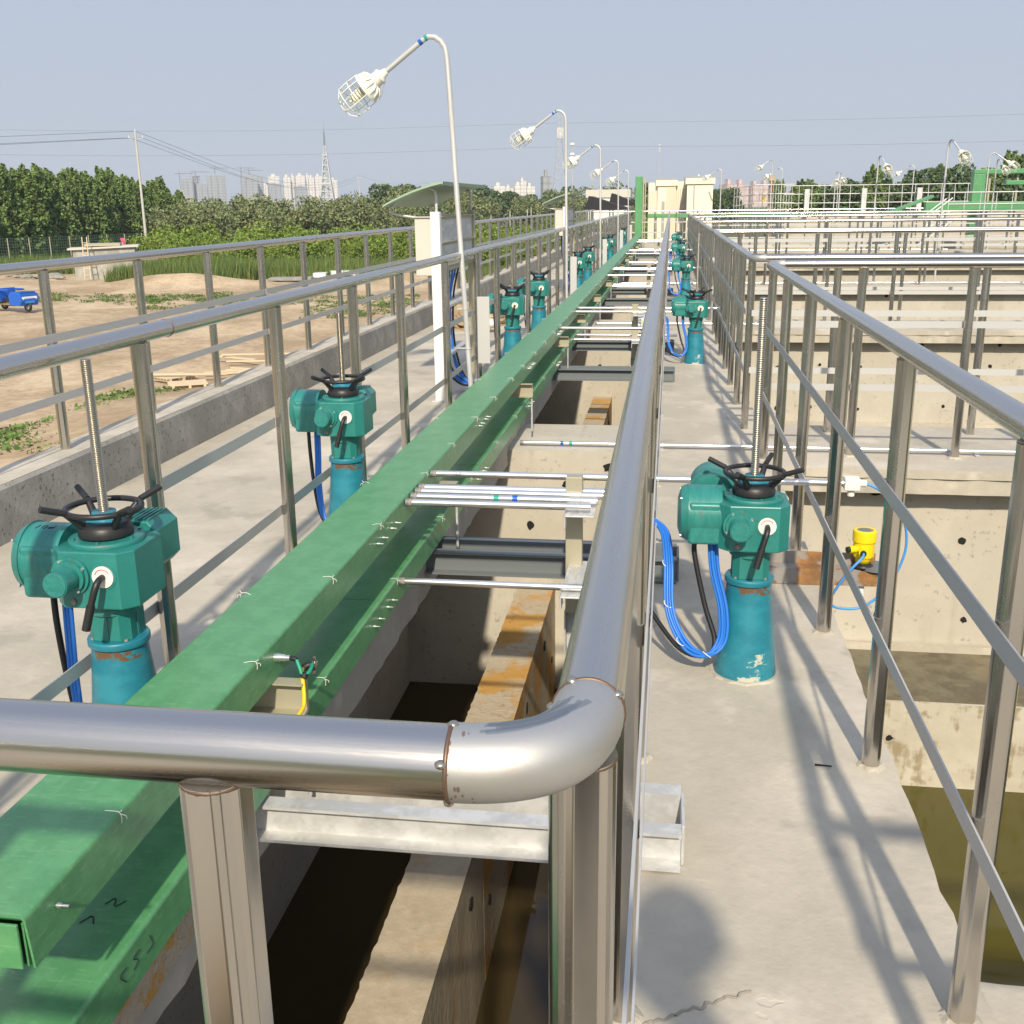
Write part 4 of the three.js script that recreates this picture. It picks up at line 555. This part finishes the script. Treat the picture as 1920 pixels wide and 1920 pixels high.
  const sl = thing('slab_stack', 'flat concrete slab lying at the foot of the bushes', 'slab', [-28.4, -3.9, -79.5], .2); part('slab', muv(rbx(-1.6, 1.6, .1, .3, -.8, .8, .03), .4), M.kerb, sl); part('bearer', bx(-1.2, -1, 0, .1, -.7, .7), M.patch, sl); part('bearer', bx(1, 1.2, 0, .1, -.7, .7), M.patch, sl);
  const bp = thing('concrete_pipe', 'brown concrete pipe end lying beyond the kerb next to the cabinet post', 'pipe', [-6.6, -3.6, -24]); part('pipe', cyl(V(0, 0, .5), V(0, 0, -.7), .5, .5, 24), std({ color: lin(.22, .17, .12), roughness: .9 }), bp); part('bore', cyl(V(0, 0, .5), V(0, 0, .51), .4, .4, 24), M.patch, bp);
}

// ------------------------------------------------------------------ poles, wires, masts
const wireM = std({ color: lin(.12, .13, .15), roughness: .7 }), poleM = std({ color: lin(.52, .50, .45), roughness: .9 });
const sag = (a, b, s) => { const m = a.clone().lerp(b, .5); m.y -= s; const c = a.clone().lerp(b, .25), d = a.clone().lerp(b, .75); c.y -= s * .75; d.y -= s * .75; return [a, c, m, d, b]; };
{
  const D = 150; const pole = (x, z, h, label, grp) => { const o = thing('utility_pole', label, 'utility pole', [x, -4, z], .3, grp); part('shaft', cyl(V(0, 0, 0), V(0, h, 0), .2, .12, 12), poleM, o); part('cross_arm', bx(-.9, .9, h - .9, h - .78, -.06, .06), M.galv, o); for (const q of [-.85, 0, .85]) part('insulator', cyl(V(q, h - (q ? .78 : 0), 0), V(q, h - (q ? .78 : 0) + .25, 0), .06, .04, 8), M.white, o); return o; };
  pole(-69, -138, 15.2, 'tall concrete utility pole with a cross arm in front of the poplars');
  pole(-120, -420, 17, 'distant concrete utility pole in front of the grey tower blocks', 'distant utility poles'); pole(-118, -545, 17, 'distant concrete utility pole in front of the grey tower blocks', 'distant utility poles');
  const lines = [[V(-69, 11.2, -138), V(-170, 12, -60), 2.6], [V(-69.8, 10.4, -138), V(-171, 11, -60), 2.6], [V(-68.2, 10.4, -138), V(-169, 11, -60), 2.8], [V(-69, 11.2, -138), V(-120, 13, -420), 5], [V(-69.8, 10.4, -138), V(-121, 12.2, -420), 5], [V(-68.2, 10.4, -138), V(-119, 12.2, -420), 5.5], [V(-120, 13, -420), V(-118, 13, -545), 2.5], [V(-118, 13, -545), V(-60, 13, -900), 6], [V(-121, 12, -545), V(-62, 12, -900), 6]];
  lines.forEach(([a, b, s], i) => tag(part('power_line', tube(sag(a, b, s), .024, 40, 4), wireM), 'thin black power line strung between the concrete utility poles', 'power line', 'power lines on the concrete poles'));
  // pylon and its faint high lines
  const lattice = (name, label, x, z, h, w, top, grp, r = .12) => { const o = thing(name, label, 'tower', [x, -4, z], .2, grp); const W = (t) => w * (1 - t) ** 1.25 + top; const L = []; for (const [sx, sz] of [[1, 1], [1, -1], [-1, 1], [-1, -1]]) { for (let i = 0; i < 10; i++) { const t = i / 10, u = (i + 1) / 10; L.push(cyl(V(sx * W(t), h * t, sz * W(t)), V(sx * W(u), h * u, sz * W(u)), r, r, 5)); } } part('legs', L, M.galv, o); const B = []; for (let i = 0; i < 10; i++) { const t = i / 10, u = (i + 1) / 10; for (let q = 0; q < 4; q++) { const a = [[1, 1], [1, -1], [-1, -1], [-1, 1]][q], b = [[1, -1], [-1, -1], [-1, 1], [1, 1]][q]; B.push(cyl(V(a[0] * W(t), h * t, a[1] * W(t)), V(b[0] * W(u), h * u, b[1] * W(u)), r * .6, r * .6, 4), cyl(V(a[0] * W(u), h * u, a[1] * W(u)), V(b[0] * W(u), h * u, b[1] * W(u)), r * .6, r * .6, 4)); } } part('bracing', B, M.galv, o); return o; };
  const py = lattice('lattice_pylon', 'slim lattice power pylon behind the lamps', -39.8, -400, 36, 3.4, .25, undefined, .075); part('cross_arm', bx(-1.1, 1.1, 28, 31.5, -.3, .3), M.galv, py);
  const tv = lattice('lattice_mast', 'tall lattice broadcast mast rising above the city', -453, -1430, 82, 9, 1.4, undefined, .9); part('antenna', [cyl(V(0, 80, 0), V(0, 100, 0), 1.3, .9, 8), cyl(V(0, 100, 0), V(0, 112, 0), .3, .2, 6)], M.greySteel, tv); for (const [y, w] of [[70, 3.6], [34, 6.4]]) part('platform', bx(-w, w, y, y + 2, -w, w), M.galv, tv);
  for (const [x, z, h, l] of [[-23, -260, 19, 'thin communication mast with antennas behind the lamps'], [-8, -700, 40, 'thin far mast beside the green duct']]) { const o = thing('antenna_mast', l, 'mast', [x, -4, z]); part('shaft', cyl(V(0, 0, 0), V(0, h, 0), .16, .1, 8), M.galv, o); for (const y of [h, h - 2.2, h - 3.6]) part('antenna', rbx(-.5, .5, y - .5, y, -.3, .3, .1), M.white, o); }
  for (const y of [33, 25]) for (const s of [-1, 1]) tag(part('power_line', tube(sag(V(-39.8 + s, y - 4, -400), V(s > 0 ? 420 : -430, y + 6, s > 0 ? -330 : -300), 6), .03, 40, 4), wireM), 'faint high voltage line crossing the sky from the lattice pylon', 'power line', 'high voltage lines on the pylon');
  for (let i = 0; i < 15; i++) { const o = part('marker_post', cyl(V(0, 0, 0), V(0, rr(2.8, 4.4), 0), .09, .09, 6), poleM); o.position.set(-40 + i * 2.1 + rr(-.8, .8), -4 + .7, -150 - i * 9 + rr(-12, 12)); tag(o, 'thin pale post standing in the green scrub before the far trees', 'post', 'pale posts in the scrub'); }
}

// ------------------------------------------------------------------ the city on the horizon
{
  const cGrey = std({ map: texFar([.34, .35, .37], [.24, .25, .27], 4, 8), roughness: .9 }), cWhite = std({ map: texFar([.72, .69, .64], [.50, .48, .46], 4, 8), roughness: .9 }), cRed = std({ color: lin(.34, .14, .10), roughness: .9 }), cPink = std({ map: texFar([.60, .46, .44], [.42, .33, .33], 4, 8), roughness: .9 }), cRoof = std({ color: lin(.40, .38, .34), roughness: .9 });
  const tower = (name, label, x, z, w, d, h, m, grp, unfinished) => { const o = thing(name, label, 'building', [x, -4, z], .42, grp); const g = (a) => { const q = muv(a, .012); return q; }; part('body', g(bx(-w / 2, w / 2, 0, h, -d / 2, d / 2)), m, o); for (const s of [-.34, 0, .34]) part('bay', g(bx(w * s - w * .07, w * s + w * .07, 0, h * .985, d / 2, d / 2 + w * .06)), m, o); part('roof_house', g(bx(-w * .2, w * .12, h, h + (unfinished ? 2 : 5), -d * .2, d * .2)), m, o); return o; };
  const crane = (x, z, h, l) => { const o = thing('tower_crane', l, 'crane', [x, -4, z], .5, 'tower cranes on the skyline'); part('mast', bx(-.8, .8, 0, h, -.8, .8), M.greySteel, o); part('jib', bx(-9, 26, h, h + 1.2, -.5, .5), M.greySteel, o); part('peak', cyl(V(0, h, 0), V(0, h + 6, 0), .6, .2, 5), M.greySteel, o); };
  const G = 'grey tower blocks under construction', Wt = 'white and cream tower blocks';
  for (const [x, z, w, h] of [[-909, -2004, 24, 59], [-903, -2030, 18, 65], [-881, -2005, 17, 50], [-859, -2025, 35, 65], [-802, -2062, 42, 63], [-791, -2031, 22, 57], [-759, -2065, 24, 49], [-712, -2082, 23, 44]]) tower('tower_block', 'grey unfinished tower block on the hazy skyline', x, z, w, 22, h, cGrey, G, true);
  for (const [x, z, w, h] of [[-811, -2152, 13, 49], [-794, -2159, 23, 65], [-770, -2167, 14, 64], [-764, -2185, 6, 66], [-745, -2176, 18, 66], [-736, -2195, 6, 67], [-724, -2183, 11, 62], [-711, -2187, 13, 65], [-702, -2206, 5, 64], [-683, -2196, 16, 57]]) tower('tower_block', 'white and cream tower block behind the broadcast mast', x, z, w, 20, h, cWhite, Wt, false);
  for (const [x, z, w, h] of [[-250, -1600, 16, 31], [-236, -1604, 12, 28], [-222, -1610, 14, 32], [-216, -1608, 8, 38], [-206, -1614, 12, 30]]) tower('tower_block', 'sunlit white tower block beyond the far trees', x, z, w, 20, h, cWhite, 'sunlit towers beyond the far trees', false);
  for (const [x, z, w, h] of [[54, -1100, 10, 21.5], [65, -1104, 11, 21], [79, -1110, 10, 19.5], [89, -1112, 10, 20]]) tower('tower_block', 'pinkish tower block behind the cream plant building', x, z, w, 18, h, cPink, 'pinkish towers behind the plant buildings', false);
  tower('slab_tower', 'tall narrow office tower with an open frame near the pylon', -101, -900, 7, 7, 27, cGrey);
  for (const [x, z, h] of [[-918, -1995, 68], [-893, -2010, 71], [-862, -2030, 78], [-818, -2050, 78], [-806, -2060, 74]]) crane(x, z, h, 'tower crane over the grey unfinished blocks');
  for (let i = 0; i < 26; i++) { const w = rr(14, 44); tower('low_block', 'low distant building at the foot of the skyline', -900 + i * 24 + rr(-8, 8), -2060 - i * 9 - rr(0, 150), w * .7, 20, rr(16, 28), [cWhite, cRed, cRoof, cGrey][i % 4], 'low buildings at the foot of the skyline', true); }
  tower('warehouse', 'long low cream warehouse behind the poplars', -376, -818, 17, 12, 14, cRoof);
}

// ------------------------------------------------------------------ vegetation
const leafM = (c, c2) => { const m = std({ vertexColors: true, roughness: .75, side: THREE.DoubleSide }); m.userData = {}; return m; };
const leafMat = new THREE.MeshPhysicalMaterial({ vertexColors: true, roughness: .8, side: THREE.DoubleSide });
// foliage: n leaf clumps spread through a crown; shape(u) gives a point, colour from base with spread
function foliage(n, size, place, base, spread, up = .3) {
  const pos = new Float32Array(n * 18), nor = new Float32Array(n * 18), col = new Float32Array(n * 18); const a = V(), b = V(), N = V(), q = V();
  for (let i = 0; i < n; i++) {
    const p = place(i), s = size * rr(.6, 1.35); N.set(rr(-1, 1), rr(-.6, 1) + up, rr(-1, 1)).normalize(); a.set(rr(-1, 1), rr(-1, 1), rr(-1, 1)).cross(N).normalize(); b.crossVectors(N, a);
    const k = 1 + rr(-spread, spread), hueY = rr(-.12, .18); const c = [base[0] * k * (1 + hueY), base[1] * k, base[2] * k * (1 - hueY * .6)];
    const P = [a.clone().multiplyScalar(-s).addScaledVector(b, -s * .35), a.clone().multiplyScalar(s * .1).addScaledVector(b, -s * .6), a.clone().multiplyScalar(s), a.clone().multiplyScalar(-s).addScaledVector(b, -s * .35), a.clone().multiplyScalar(s), a.clone().multiplyScalar(-s * .1).addScaledVector(b, s * .6)];
    for (let j = 0; j < 6; j++) { const o = i * 18 + j * 3; q.copy(P[j]); pos[o] = p.x + q.x; pos[o + 1] = p.y + q.y; pos[o + 2] = p.z + q.z; nor[o] = N.x; nor[o + 1] = N.y; nor[o + 2] = N.z; col[o] = c[0]; col[o + 1] = c[1]; col[o + 2] = c[2]; }
  }
  const g = new THREE.BufferGeometry(); g.setAttribute('position', new THREE.BufferAttribute(pos, 3)); g.setAttribute('normal', new THREE.BufferAttribute(nor, 3)); g.setAttribute('uv', new THREE.BufferAttribute(new Float32Array(n * 12), 2)); g.setAttribute('color', new THREE.BufferAttribute(col, 3)); return g;
}
function clumpPlace(clumps) { return () => { const c = clumps[Math.floor(rnd() * clumps.length)]; const v = V(rr(-1, 1), rr(-1, 1), rr(-1, 1)); while (v.lengthSq() > 1) v.set(rr(-1, 1), rr(-1, 1), rr(-1, 1)); const l = v.length(); v.multiplyScalar((.55 + .45 * l) / Math.max(l, .2)); return V(c.x + v.x * c.r, c.y + v.y * c.r * (c.sy || 1), c.z + v.z * c.r); }; }
function makeTree(name, H, R, trunkH, n, size, base, spread, kind) {
  const o = new THREE.Group(); o.name = name; const limbs = [cyl(V(0, 0, 0), V(rr(-.1, .1), H * .55, rr(-.1, .1)), R * .075, R * .03, 7)]; const clumps = [];
  const m = kind === 'poplar' ? 46 : kind === 'willow' ? 22 : 18;
  for (let i = 0; i < m; i++) { const t = kind === 'poplar' ? i / m : rnd(); const a = i * 2.4 + rr(-.4, .4); let y, rad, r; if (kind === 'poplar') { y = trunkH + (H - trunkH) * t; rad = R * (.2 + .8 * Math.sin(Math.PI * Math.min(1, .2 + t * .8))) * rr(.25, .95); r = R * (.34 - .22 * t) * rr(.7, 1.25); } else if (kind === 'willow') { y = trunkH + (H - trunkH) * rr(.0, .9); rad = R * rr(.2, .8) * (1 - .35 * (y / H)); r = R * rr(.3, .46); } else { y = trunkH + (H - trunkH) * rr(.15, .85); rad = R * rr(.1, .68) * (1 - .5 * Math.abs(2 * (y / H) - 1.05)); r = R * rr(.32, .5); } const c = V(Math.cos(a) * rad, y, Math.sin(a) * rad); clumps.push({ x: c.x, y: c.y, z: c.z, r, sy: kind === 'poplar' ? 2.3 : kind === 'willow' ? 1.1 : .9 }); if (i % 3 === 0) limbs.push(cyl(V(0, Math.max(.2, y * .6), 0), c, R * .025, R * .01, 5)); }
  part('trunk', limbs, M.bark, o); part('crown', foliage(n, size, clumpPlace(clumps), base, spread), leafMat, o); return o;
}
function plantOut(protos, spots, name, label, category, group) { for (const [x, z, s, y = -4] of spots) { const p = protos[Math.floor(rnd() * protos.length)], c = p.clone(); c.name = numbered(name); c.position.set(x, y, z); c.scale.set(s * rr(.88, 1.12), s * rr(.9, 1.1), s * rr(.88, 1.12)); c.rotation.y = rr(0, 6.28); scene.add(c); tag(c, label, category, group); } }
{
  const poplar = [0, 1, 2, 3].map(() => makeTree('poplar', 10, 2.3, .8, 5200, .21, [.13, .20, .052], .55, 'poplar'));
  const spots = []; for (let row = 0; row < 3; row++) for (let i = 0; i < 36; i++) { const t = i / 35; spots.push([-75.5 - t * 2.5 - row * 2.6 + rr(-.6, .6), -100 - t * 68 - row * 1.0 + rr(-.8, .8), rr(.9, 1.0) * (t > .93 ? .82 : 1)]); }
  plantOut(poplar, spots, 'poplar_tree', 'dark green poplar in the dense row behind the wire fence', 'tree', 'poplars behind the wire fence');
  const willow = [0, 1, 2].map(() => makeTree('willow', 6, 3.6, .3, 3000, .20, [.165, .20, .085], .4, 'willow'));
  plantOut(willow, [[-66, -146, 1.0], [-61, -140, 1.05], [-56, -150, 1.15], [-52, -142, 1.1], [-48, -150, 1.15], [-44, -143, 1.05], [-57, -132, .9], [-50, -133, .85], [-41, -152, .95], [-70, -158, 1.1], [-62, -162, 1.1], [-38, -160, .9], [-65, -150, 1.0], [-58, -144, 1.1], [-54, -138, 1.0], [-47, -139, 1.0], [-45, -156, 1.1], [-42, -146, 1.0], [-36, -150, .85], [-33, -158, .8], [-62, -134, .9], [-68, -141, .9]], 'willow_shrub', 'grey green willow bush behind the bright hedge', 'tree', 'grey green willows');
  const round = [0, 1, 2].map(() => makeTree('broadleaf', 11, 4.2, 1.2, 3000, .34, [.070, .115, .042], .4, 'round'));
  const f2 = []; for (let i = 0; i < 26; i++) f2.push([-57 + i * .52 + rr(-1.5, 1.5), -214 - i * 3.1 + rr(-5, 5), rr(.85, 1.08) * (i > 17 ? .95 : 1)]); plantOut(round, f2, 'broadleaf_tree', 'broad dark tree in the wood behind the curved canopy', 'tree', 'wood behind the canopy');
  const f3 = []; for (let i = 0; i < 44; i++) f3.push([-175 + i * 4.1 + rr(-2, 2), -400 - rr(0, 40), i < 28 ? rr(.5, .72) : rr(.75, 1.0)]); for (let i = 0; i < 12; i++) f3.push([-62 + i * 5.5 + rr(-1, 1), -320 + rr(-8, 8), rr(.7, 1.05)]); plantOut(round, f3, 'broadleaf_tree', 'hazy tree in the far tree line below the skyline', 'tree', 'far tree line');
  const f4 = []; for (let i = 0; i < 34; i++) f4.push([13.5 + i * 1.05 + rr(-.6, .6), -150 + rr(-5, 6), (.70 + .22 * Math.min(1, i / 22)) * rr(.92, 1.1)]); plantOut([...poplar, ...round], f4, 'boundary_tree', 'dark tree in the row beyond the far basins', 'tree', 'tree row beyond the basins');
  plantOut(round, [[5.5, -230, .85], [9, -225, .8], [12.5, -232, .82], [2.5, -240, .75]], 'broadleaf_tree', 'tree in the low clump directly behind the cream plant building', 'tree', 'clump behind the plant building');
  // hedge bushes
  const bush = [0, 1, 2, 3].map(() => makeTree('bush', 2.8, 1.9, .1, 2600, .11, [.15, .225, .032], .4, 'round'));
  const bsp = []; for (let i = 0; i < 34; i++) { const t = i / 33; bsp.push([-52 + t * 36 + rr(-.7, .7), -104 + t * 6 + rr(-2.5, 2.5) - (i % 2) * 3, rr(1.0, 1.35)]); } for (let i = 0; i < 40; i++) { const t = i / 39; bsp.push([-50 + t * 36 + rr(-.7, .7), -96 + t * 2 + rr(-1.5, 1.5), rr(.75, 1.05)]); } for (let i = 0; i < 30; i++) { const t = i / 29; bsp.push([-46 + t * 38 + rr(-.8, .8), -116 - t * 12 + rr(-5, 5), rr(.85, 1.15)]); }
  plantOut(bush, bsp, 'hedge_bush', 'bright yellow green bush in the hedge along the dirt lot', 'bush', 'hedge along the dirt lot');
  const bs2 = []; for (let i = 0; i < 26; i++) bs2.push([-16 + i * .5 + rr(-1, 1), -98 - rr(0, 60), rr(.8, 1.1)]); plantOut(bush, bs2, 'hedge_bush', 'yellow green bush seen through the kerb railing past the cabinet', 'bush', 'bushes past the cabinet');
  const mb = []; for (let i = 0; i < 60; i++) mb.push([-72 + rr(0, 70), -165 - rr(0, 110), rr(.8, 1.3)]); plantOut([...bush, ...willow], mb, 'scrub_bush', 'scrub bush in the green ground before the far wood', 'bush', 'scrub before the far wood');
  // grass and weeds
  const blade = (() => { const n = 130, pos = new Float32Array(n * 9), col = new Float32Array(n * 9); for (let i = 0; i < n; i++) { const a = rr(0, 6.28), r = Math.sqrt(rnd()) * .42, x = Math.cos(a) * r, z = Math.sin(a) * r, h = rr(.18, 1) * (.6 + .4 * rnd()), w = rr(.012, .03), b = rr(0, 6.28), lx = rr(-.34, .34) * h, lz = rr(-.34, .34) * h; pos.set([x - Math.cos(b) * w, -.04, z - Math.sin(b) * w, x + Math.cos(b) * w, -.04, z + Math.sin(b) * w, x + lx, h, z + lz], i * 9); const k = rr(.5, 1.4), yl = rnd() < .25 ? 1.5 : 1, c = [.11 * k * yl, .175 * k, .04 * k]; col.set([...c, ...c, ...c], i * 9); } const g = new THREE.BufferGeometry(); g.setAttribute('position', new THREE.BufferAttribute(pos, 3)); g.setAttribute('uv', new THREE.BufferAttribute(new Float32Array(n * 6), 2)); g.setAttribute('color', new THREE.BufferAttribute(col, 3)); g.computeVertexNormals(); return g; })();
  const grassSpots = []; const put = (n, x, z, rx, rz, s) => { for (let i = 0; i < n; i++) { const a = rr(0, 6.28), r = Math.sqrt(rnd()); grassSpots.push([x + Math.cos(a) * r * rx, z + Math.sin(a) * r * rz, s * rr(.6, 1.3)]); } };
  put(380, -37.2, -82.5, 4.2, 3.4, 1.7); put(110, -41.8, -81.6, 2.2, 1.0, 1.35); put(420, -31, -88, 9, 4, 1.5); put(360, -60, -95, 11, 5, 1.4); put(300, -22, -88, 7, 5, 1.1); put(260, -50, -100, 14, 5, 1.5); put(200, -13, -88, 4, 10, 1.0);
  const im = new THREE.InstancedMesh(blade, leafMat, grassSpots.length); const mt = new THREE.Matrix4(), qt = new THREE.Quaternion(); grassSpots.forEach(([x, z, s], i) => { qt.setFromAxisAngle(V(0, 1, 0), rr(0, 6)); mt.compose(V(x, -4.02, z), qt, V(s, s * rr(.8, 1.2), s)); im.setMatrixAt(i, mt); }); im.name = 'tall_grass'; tag(im, 'tall green grass and weeds at the edge of the dirt lot', 'grass', undefined, 'stuff'); scene.add(im);
  const tuft = foliage(26, .055, () => { const a = rr(0, 6.28), r = Math.sqrt(rnd()) * .35; return V(Math.cos(a) * r, rr(.0, .12), Math.sin(a) * r); }, [.085, .145, .03], .4, .4);
  const tf = []; const put2 = (n, x, z, rx, rz) => { for (let i = 0; i < n; i++) { const a = rr(0, 6.28), r = Math.sqrt(rnd()); tf.push([x + Math.cos(a) * r * rx, z + Math.sin(a) * r * rz, rr(.5, 1.4)]); } };
  put2(240, -14.5, -24.5, 2.6, 2.2); put2(120, -15.5, -29, 1.5, 2.2); put2(220, -11.5, -45, 2, 7); put2(160, -12.3, -38.5, 1.2, 4); put2(200, -38, -66, 12, 3); put2(160, -26, -64, 8, 6); put2(120, -17, -60, 3, 8); put2(150, -9.5, -56, 2.2, 8);
  const im2 = new THREE.InstancedMesh(tuft, leafMat, tf.length); tf.forEach(([x, z, s], i) => { qt.setFromAxisAngle(V(0, 1, 0), rr(0, 6)); const u = Math.floor(((x * .028) % 1 + 1) % 1 * 1024), v = Math.floor(((z * .028) % 1 + 1) % 1 * 1024); mt.compose(V(x, -4 + .5 * (nA[v * 1024 + u] - .5), z), qt, V(s, s, s)); im2.setMatrixAt(i, mt); }); im2.name = 'sparse_grass'; tag(im2, 'sparse low grass tufts on the sandy lot', 'grass', undefined, 'stuff'); scene.add(im2);
}

{ const pts = []; for (let i = 0; i <= 26; i++) { const t = i / 26; pts.push(V(-.02 + t * .22 + rr(-.006, .006), .0005, -1.70 - t * .13 + rr(-.006, .006))); } const o = part('mortar_ridge', tube(pts, .0035, 60, 5), M.concrete); o.scale.y = .8; tag(o, 'thin raised mortar line across the concrete near the elbow post', 'mortar'); }
{ const g = new THREE.SphereGeometry(1, 40, 20, 0, 6.2832, 0, 1.57); const p = g.attributes.position; for (let i = 0; i < p.count; i++) { const k = .8 + .5 * nA[(i * 7919) % nA.length]; p.setXYZ(i, p.getX(i) * .38 * k, p.getY(i) * .26 * k, p.getZ(i) * .8 * k); } g.computeVertexNormals(); const o = thing('sand_heap', 'heap of pinkish sand on the walkway behind the far actuators', 'sand', [-2.35, .1, -13.2]); part('heap', muv(g, .6), M.dirt, o); const b = new THREE.SphereGeometry(.14, 20, 12); b.scale(1.3, .45, 1); b.translate(.1, .1, .75); const w = thing('white_bag', 'white sack lying against the heap of pinkish sand', 'sack', [-2.2, .1, -13.0]); part('sack', b, M.white, w); }

// small leaves floating on the basin, twig on the deck
{ const o = part('twig', cyl(V(-.02, .006, 0), V(.025, .006, .004), .003, .002, 6), M.patch); o.position.set(.46, 0, -2.75); tag(o, 'short dark twig lying on the concrete by the railing shadow', 'twig'); }

// ------------------------------------------------------------------ the photographer, whose shadow falls on the walkway
{
  const bone = (list) => (x, y, z) => { let d = 9; for (const [a, b, ra, rb] of list) { const ux = b[0] - a[0], uy = b[1] - a[1], uz = b[2] - a[2]; let t = ((x - a[0]) * ux + (y - a[1]) * uy + (z - a[2]) * uz) / (ux * ux + uy * uy + uz * uz); t = Math.min(1, Math.max(0, t)); const e = Math.hypot(x - a[0] - ux * t, y - a[1] - uy * t, z - a[2] - uz * t) - (ra + (rb - ra) * t), k = .035, h = Math.max(0, k - Math.abs(d - e)) / k; d = Math.min(d, e) - h * h * k * .25; } return d; };
  const mesh = (f, c, half, N, mat) => { const mc = new MarchingCubes(N, mat, false, false, 160000); mc.isolation = 0; for (let k = 0; k < N; k++) for (let j = 0; j < N; j++) for (let i = 0; i < N; i++) { const q = (n) => (n - N / 2) / (N / 2) * half; mc.field[k * N * N + j * N + i] = -f(c[0] + q(i), c[1] + q(j), c[2] + q(k)); } mc.update(); const n = mc.count, g = new THREE.BufferGeometry(); g.setAttribute('position', new THREE.BufferAttribute(mc.positionArray.slice(0, n * 3), 3)); g.setAttribute('normal', new THREE.BufferAttribute(mc.normalArray.slice(0, n * 3), 3)); g.setAttribute('uv', new THREE.BufferAttribute(new Float32Array(n * 2), 2)); g.scale(half, half, half); g.translate(...c); return g; };
  const o = thing('person', 'person in dark clothes standing on the walkway holding up a phone', 'person', [0, 0, 0]);
  const Z = .30, X = .37;
  const body = bone([[[X - .1, .09, Z], [X - .09, .5, Z - .02], .05, .06], [[X - .09, .5, Z - .02], [X - .08, .92, Z], .065, .09], [[X + .12, .09, Z], [X + .1, .5, Z - .02], .05, .06], [[X + .1, .5, Z - .02], [X + .09, .92, Z], .065, .09], [[X - .07, .95, Z], [X + .08, .95, Z], .11, .11], [[X, .98, Z], [X, 1.3, Z], .125, .13], [[X - .14, 1.36, Z], [X + .15, 1.36, Z], .07, .07], [[X - .16, 1.36, Z], [.02, 1.2, .16], .055, .045], [[.02, 1.2, .16], [-.11, 1.47, .06], .043, .03], [[X + .17, 1.36, Z], [.42, 1.18, .06], .055, .046], [[.42, 1.18, .06], [.13, 1.485, .045], .044, .03], [[X - .1, .05, Z + .05], [X - .1, .045, Z - .12], .045, .035], [[X + .12, .05, Z + .05], [X + .12, .045, Z - .12], .045, .035], [[X - .02, 1.38, Z], [X - .05, 1.5, Z - .03], .055, .05]]);
  const b = part('body', mesh(body, [.25, .85, .25], .92, 84, M.person), M.person, o);
  const H = [X - .06, 1.64, Z - .09];
  part('head', mesh(bone([[[H[0], H[1] + .03, H[2] + .02], [H[0], H[1] - .02, H[2]], .092, .085], [[H[0], H[1] - .05, H[2] - .03], [H[0], H[1] - .08, H[2] - .04], .06, .045], [[H[0], H[1] - .005, H[2] - .085], [H[0], H[1] - .03, H[2] - .10], .010, .014], [[H[0] - .085, H[1] + .01, H[2]], [H[0] - .088, H[1] - .03, H[2]], .018, .012], [[H[0] + .085, H[1] + .01, H[2]], [H[0] + .088, H[1] - .03, H[2]], .018, .012]]), H, .16, 50, M.skin), M.skin, o);
  part('hair', (() => { const g = new THREE.SphereGeometry(.103, 24, 16, 0, 6.3, 0, 1.7); g.rotateX(.35); g.translate(H[0], H[1] + .03, H[2] + .02); return g; })(), M.black, o);
  for (const s of [-1, 1]) { const L = [[[s * .125, 1.475, .05], [s * .095, 1.505, .035], .026, .024]]; for (let f = 0; f < 4; f++) L.push([[s * .095, 1.49 + f * .018, .035], [s * .074, 1.49 + f * .019, .04 + f * .002], .0095, .009], [[s * .074, 1.49 + f * .019, .04], [s * (.055 - .004 * f), 1.49 + f * .018, .048], .009, .008]); L.push([[s * .105, 1.49, .06], [s * .072, 1.5, .062], .011, .009]); part('hand', mesh(bone(L), [s * .09, 1.51, .045], .085, 44, M.skin), M.skin, o); }
  const ph = thing('phone', 'black phone held in both hands of the person', 'phone', [0, 1.515, .035]); part('case', rbx(-.08, .08, -.038, .038, -.004, .004, .003), M.black, ph); part('screen', rbx(-.076, .076, -.035, .035, .0042, .005, .0003), M.patch, ph);
}

scene.traverse((o) => { if (o.isMesh) { o.castShadow = true; o.receiveShadow = true; } });
renderer.render(scene, camera);
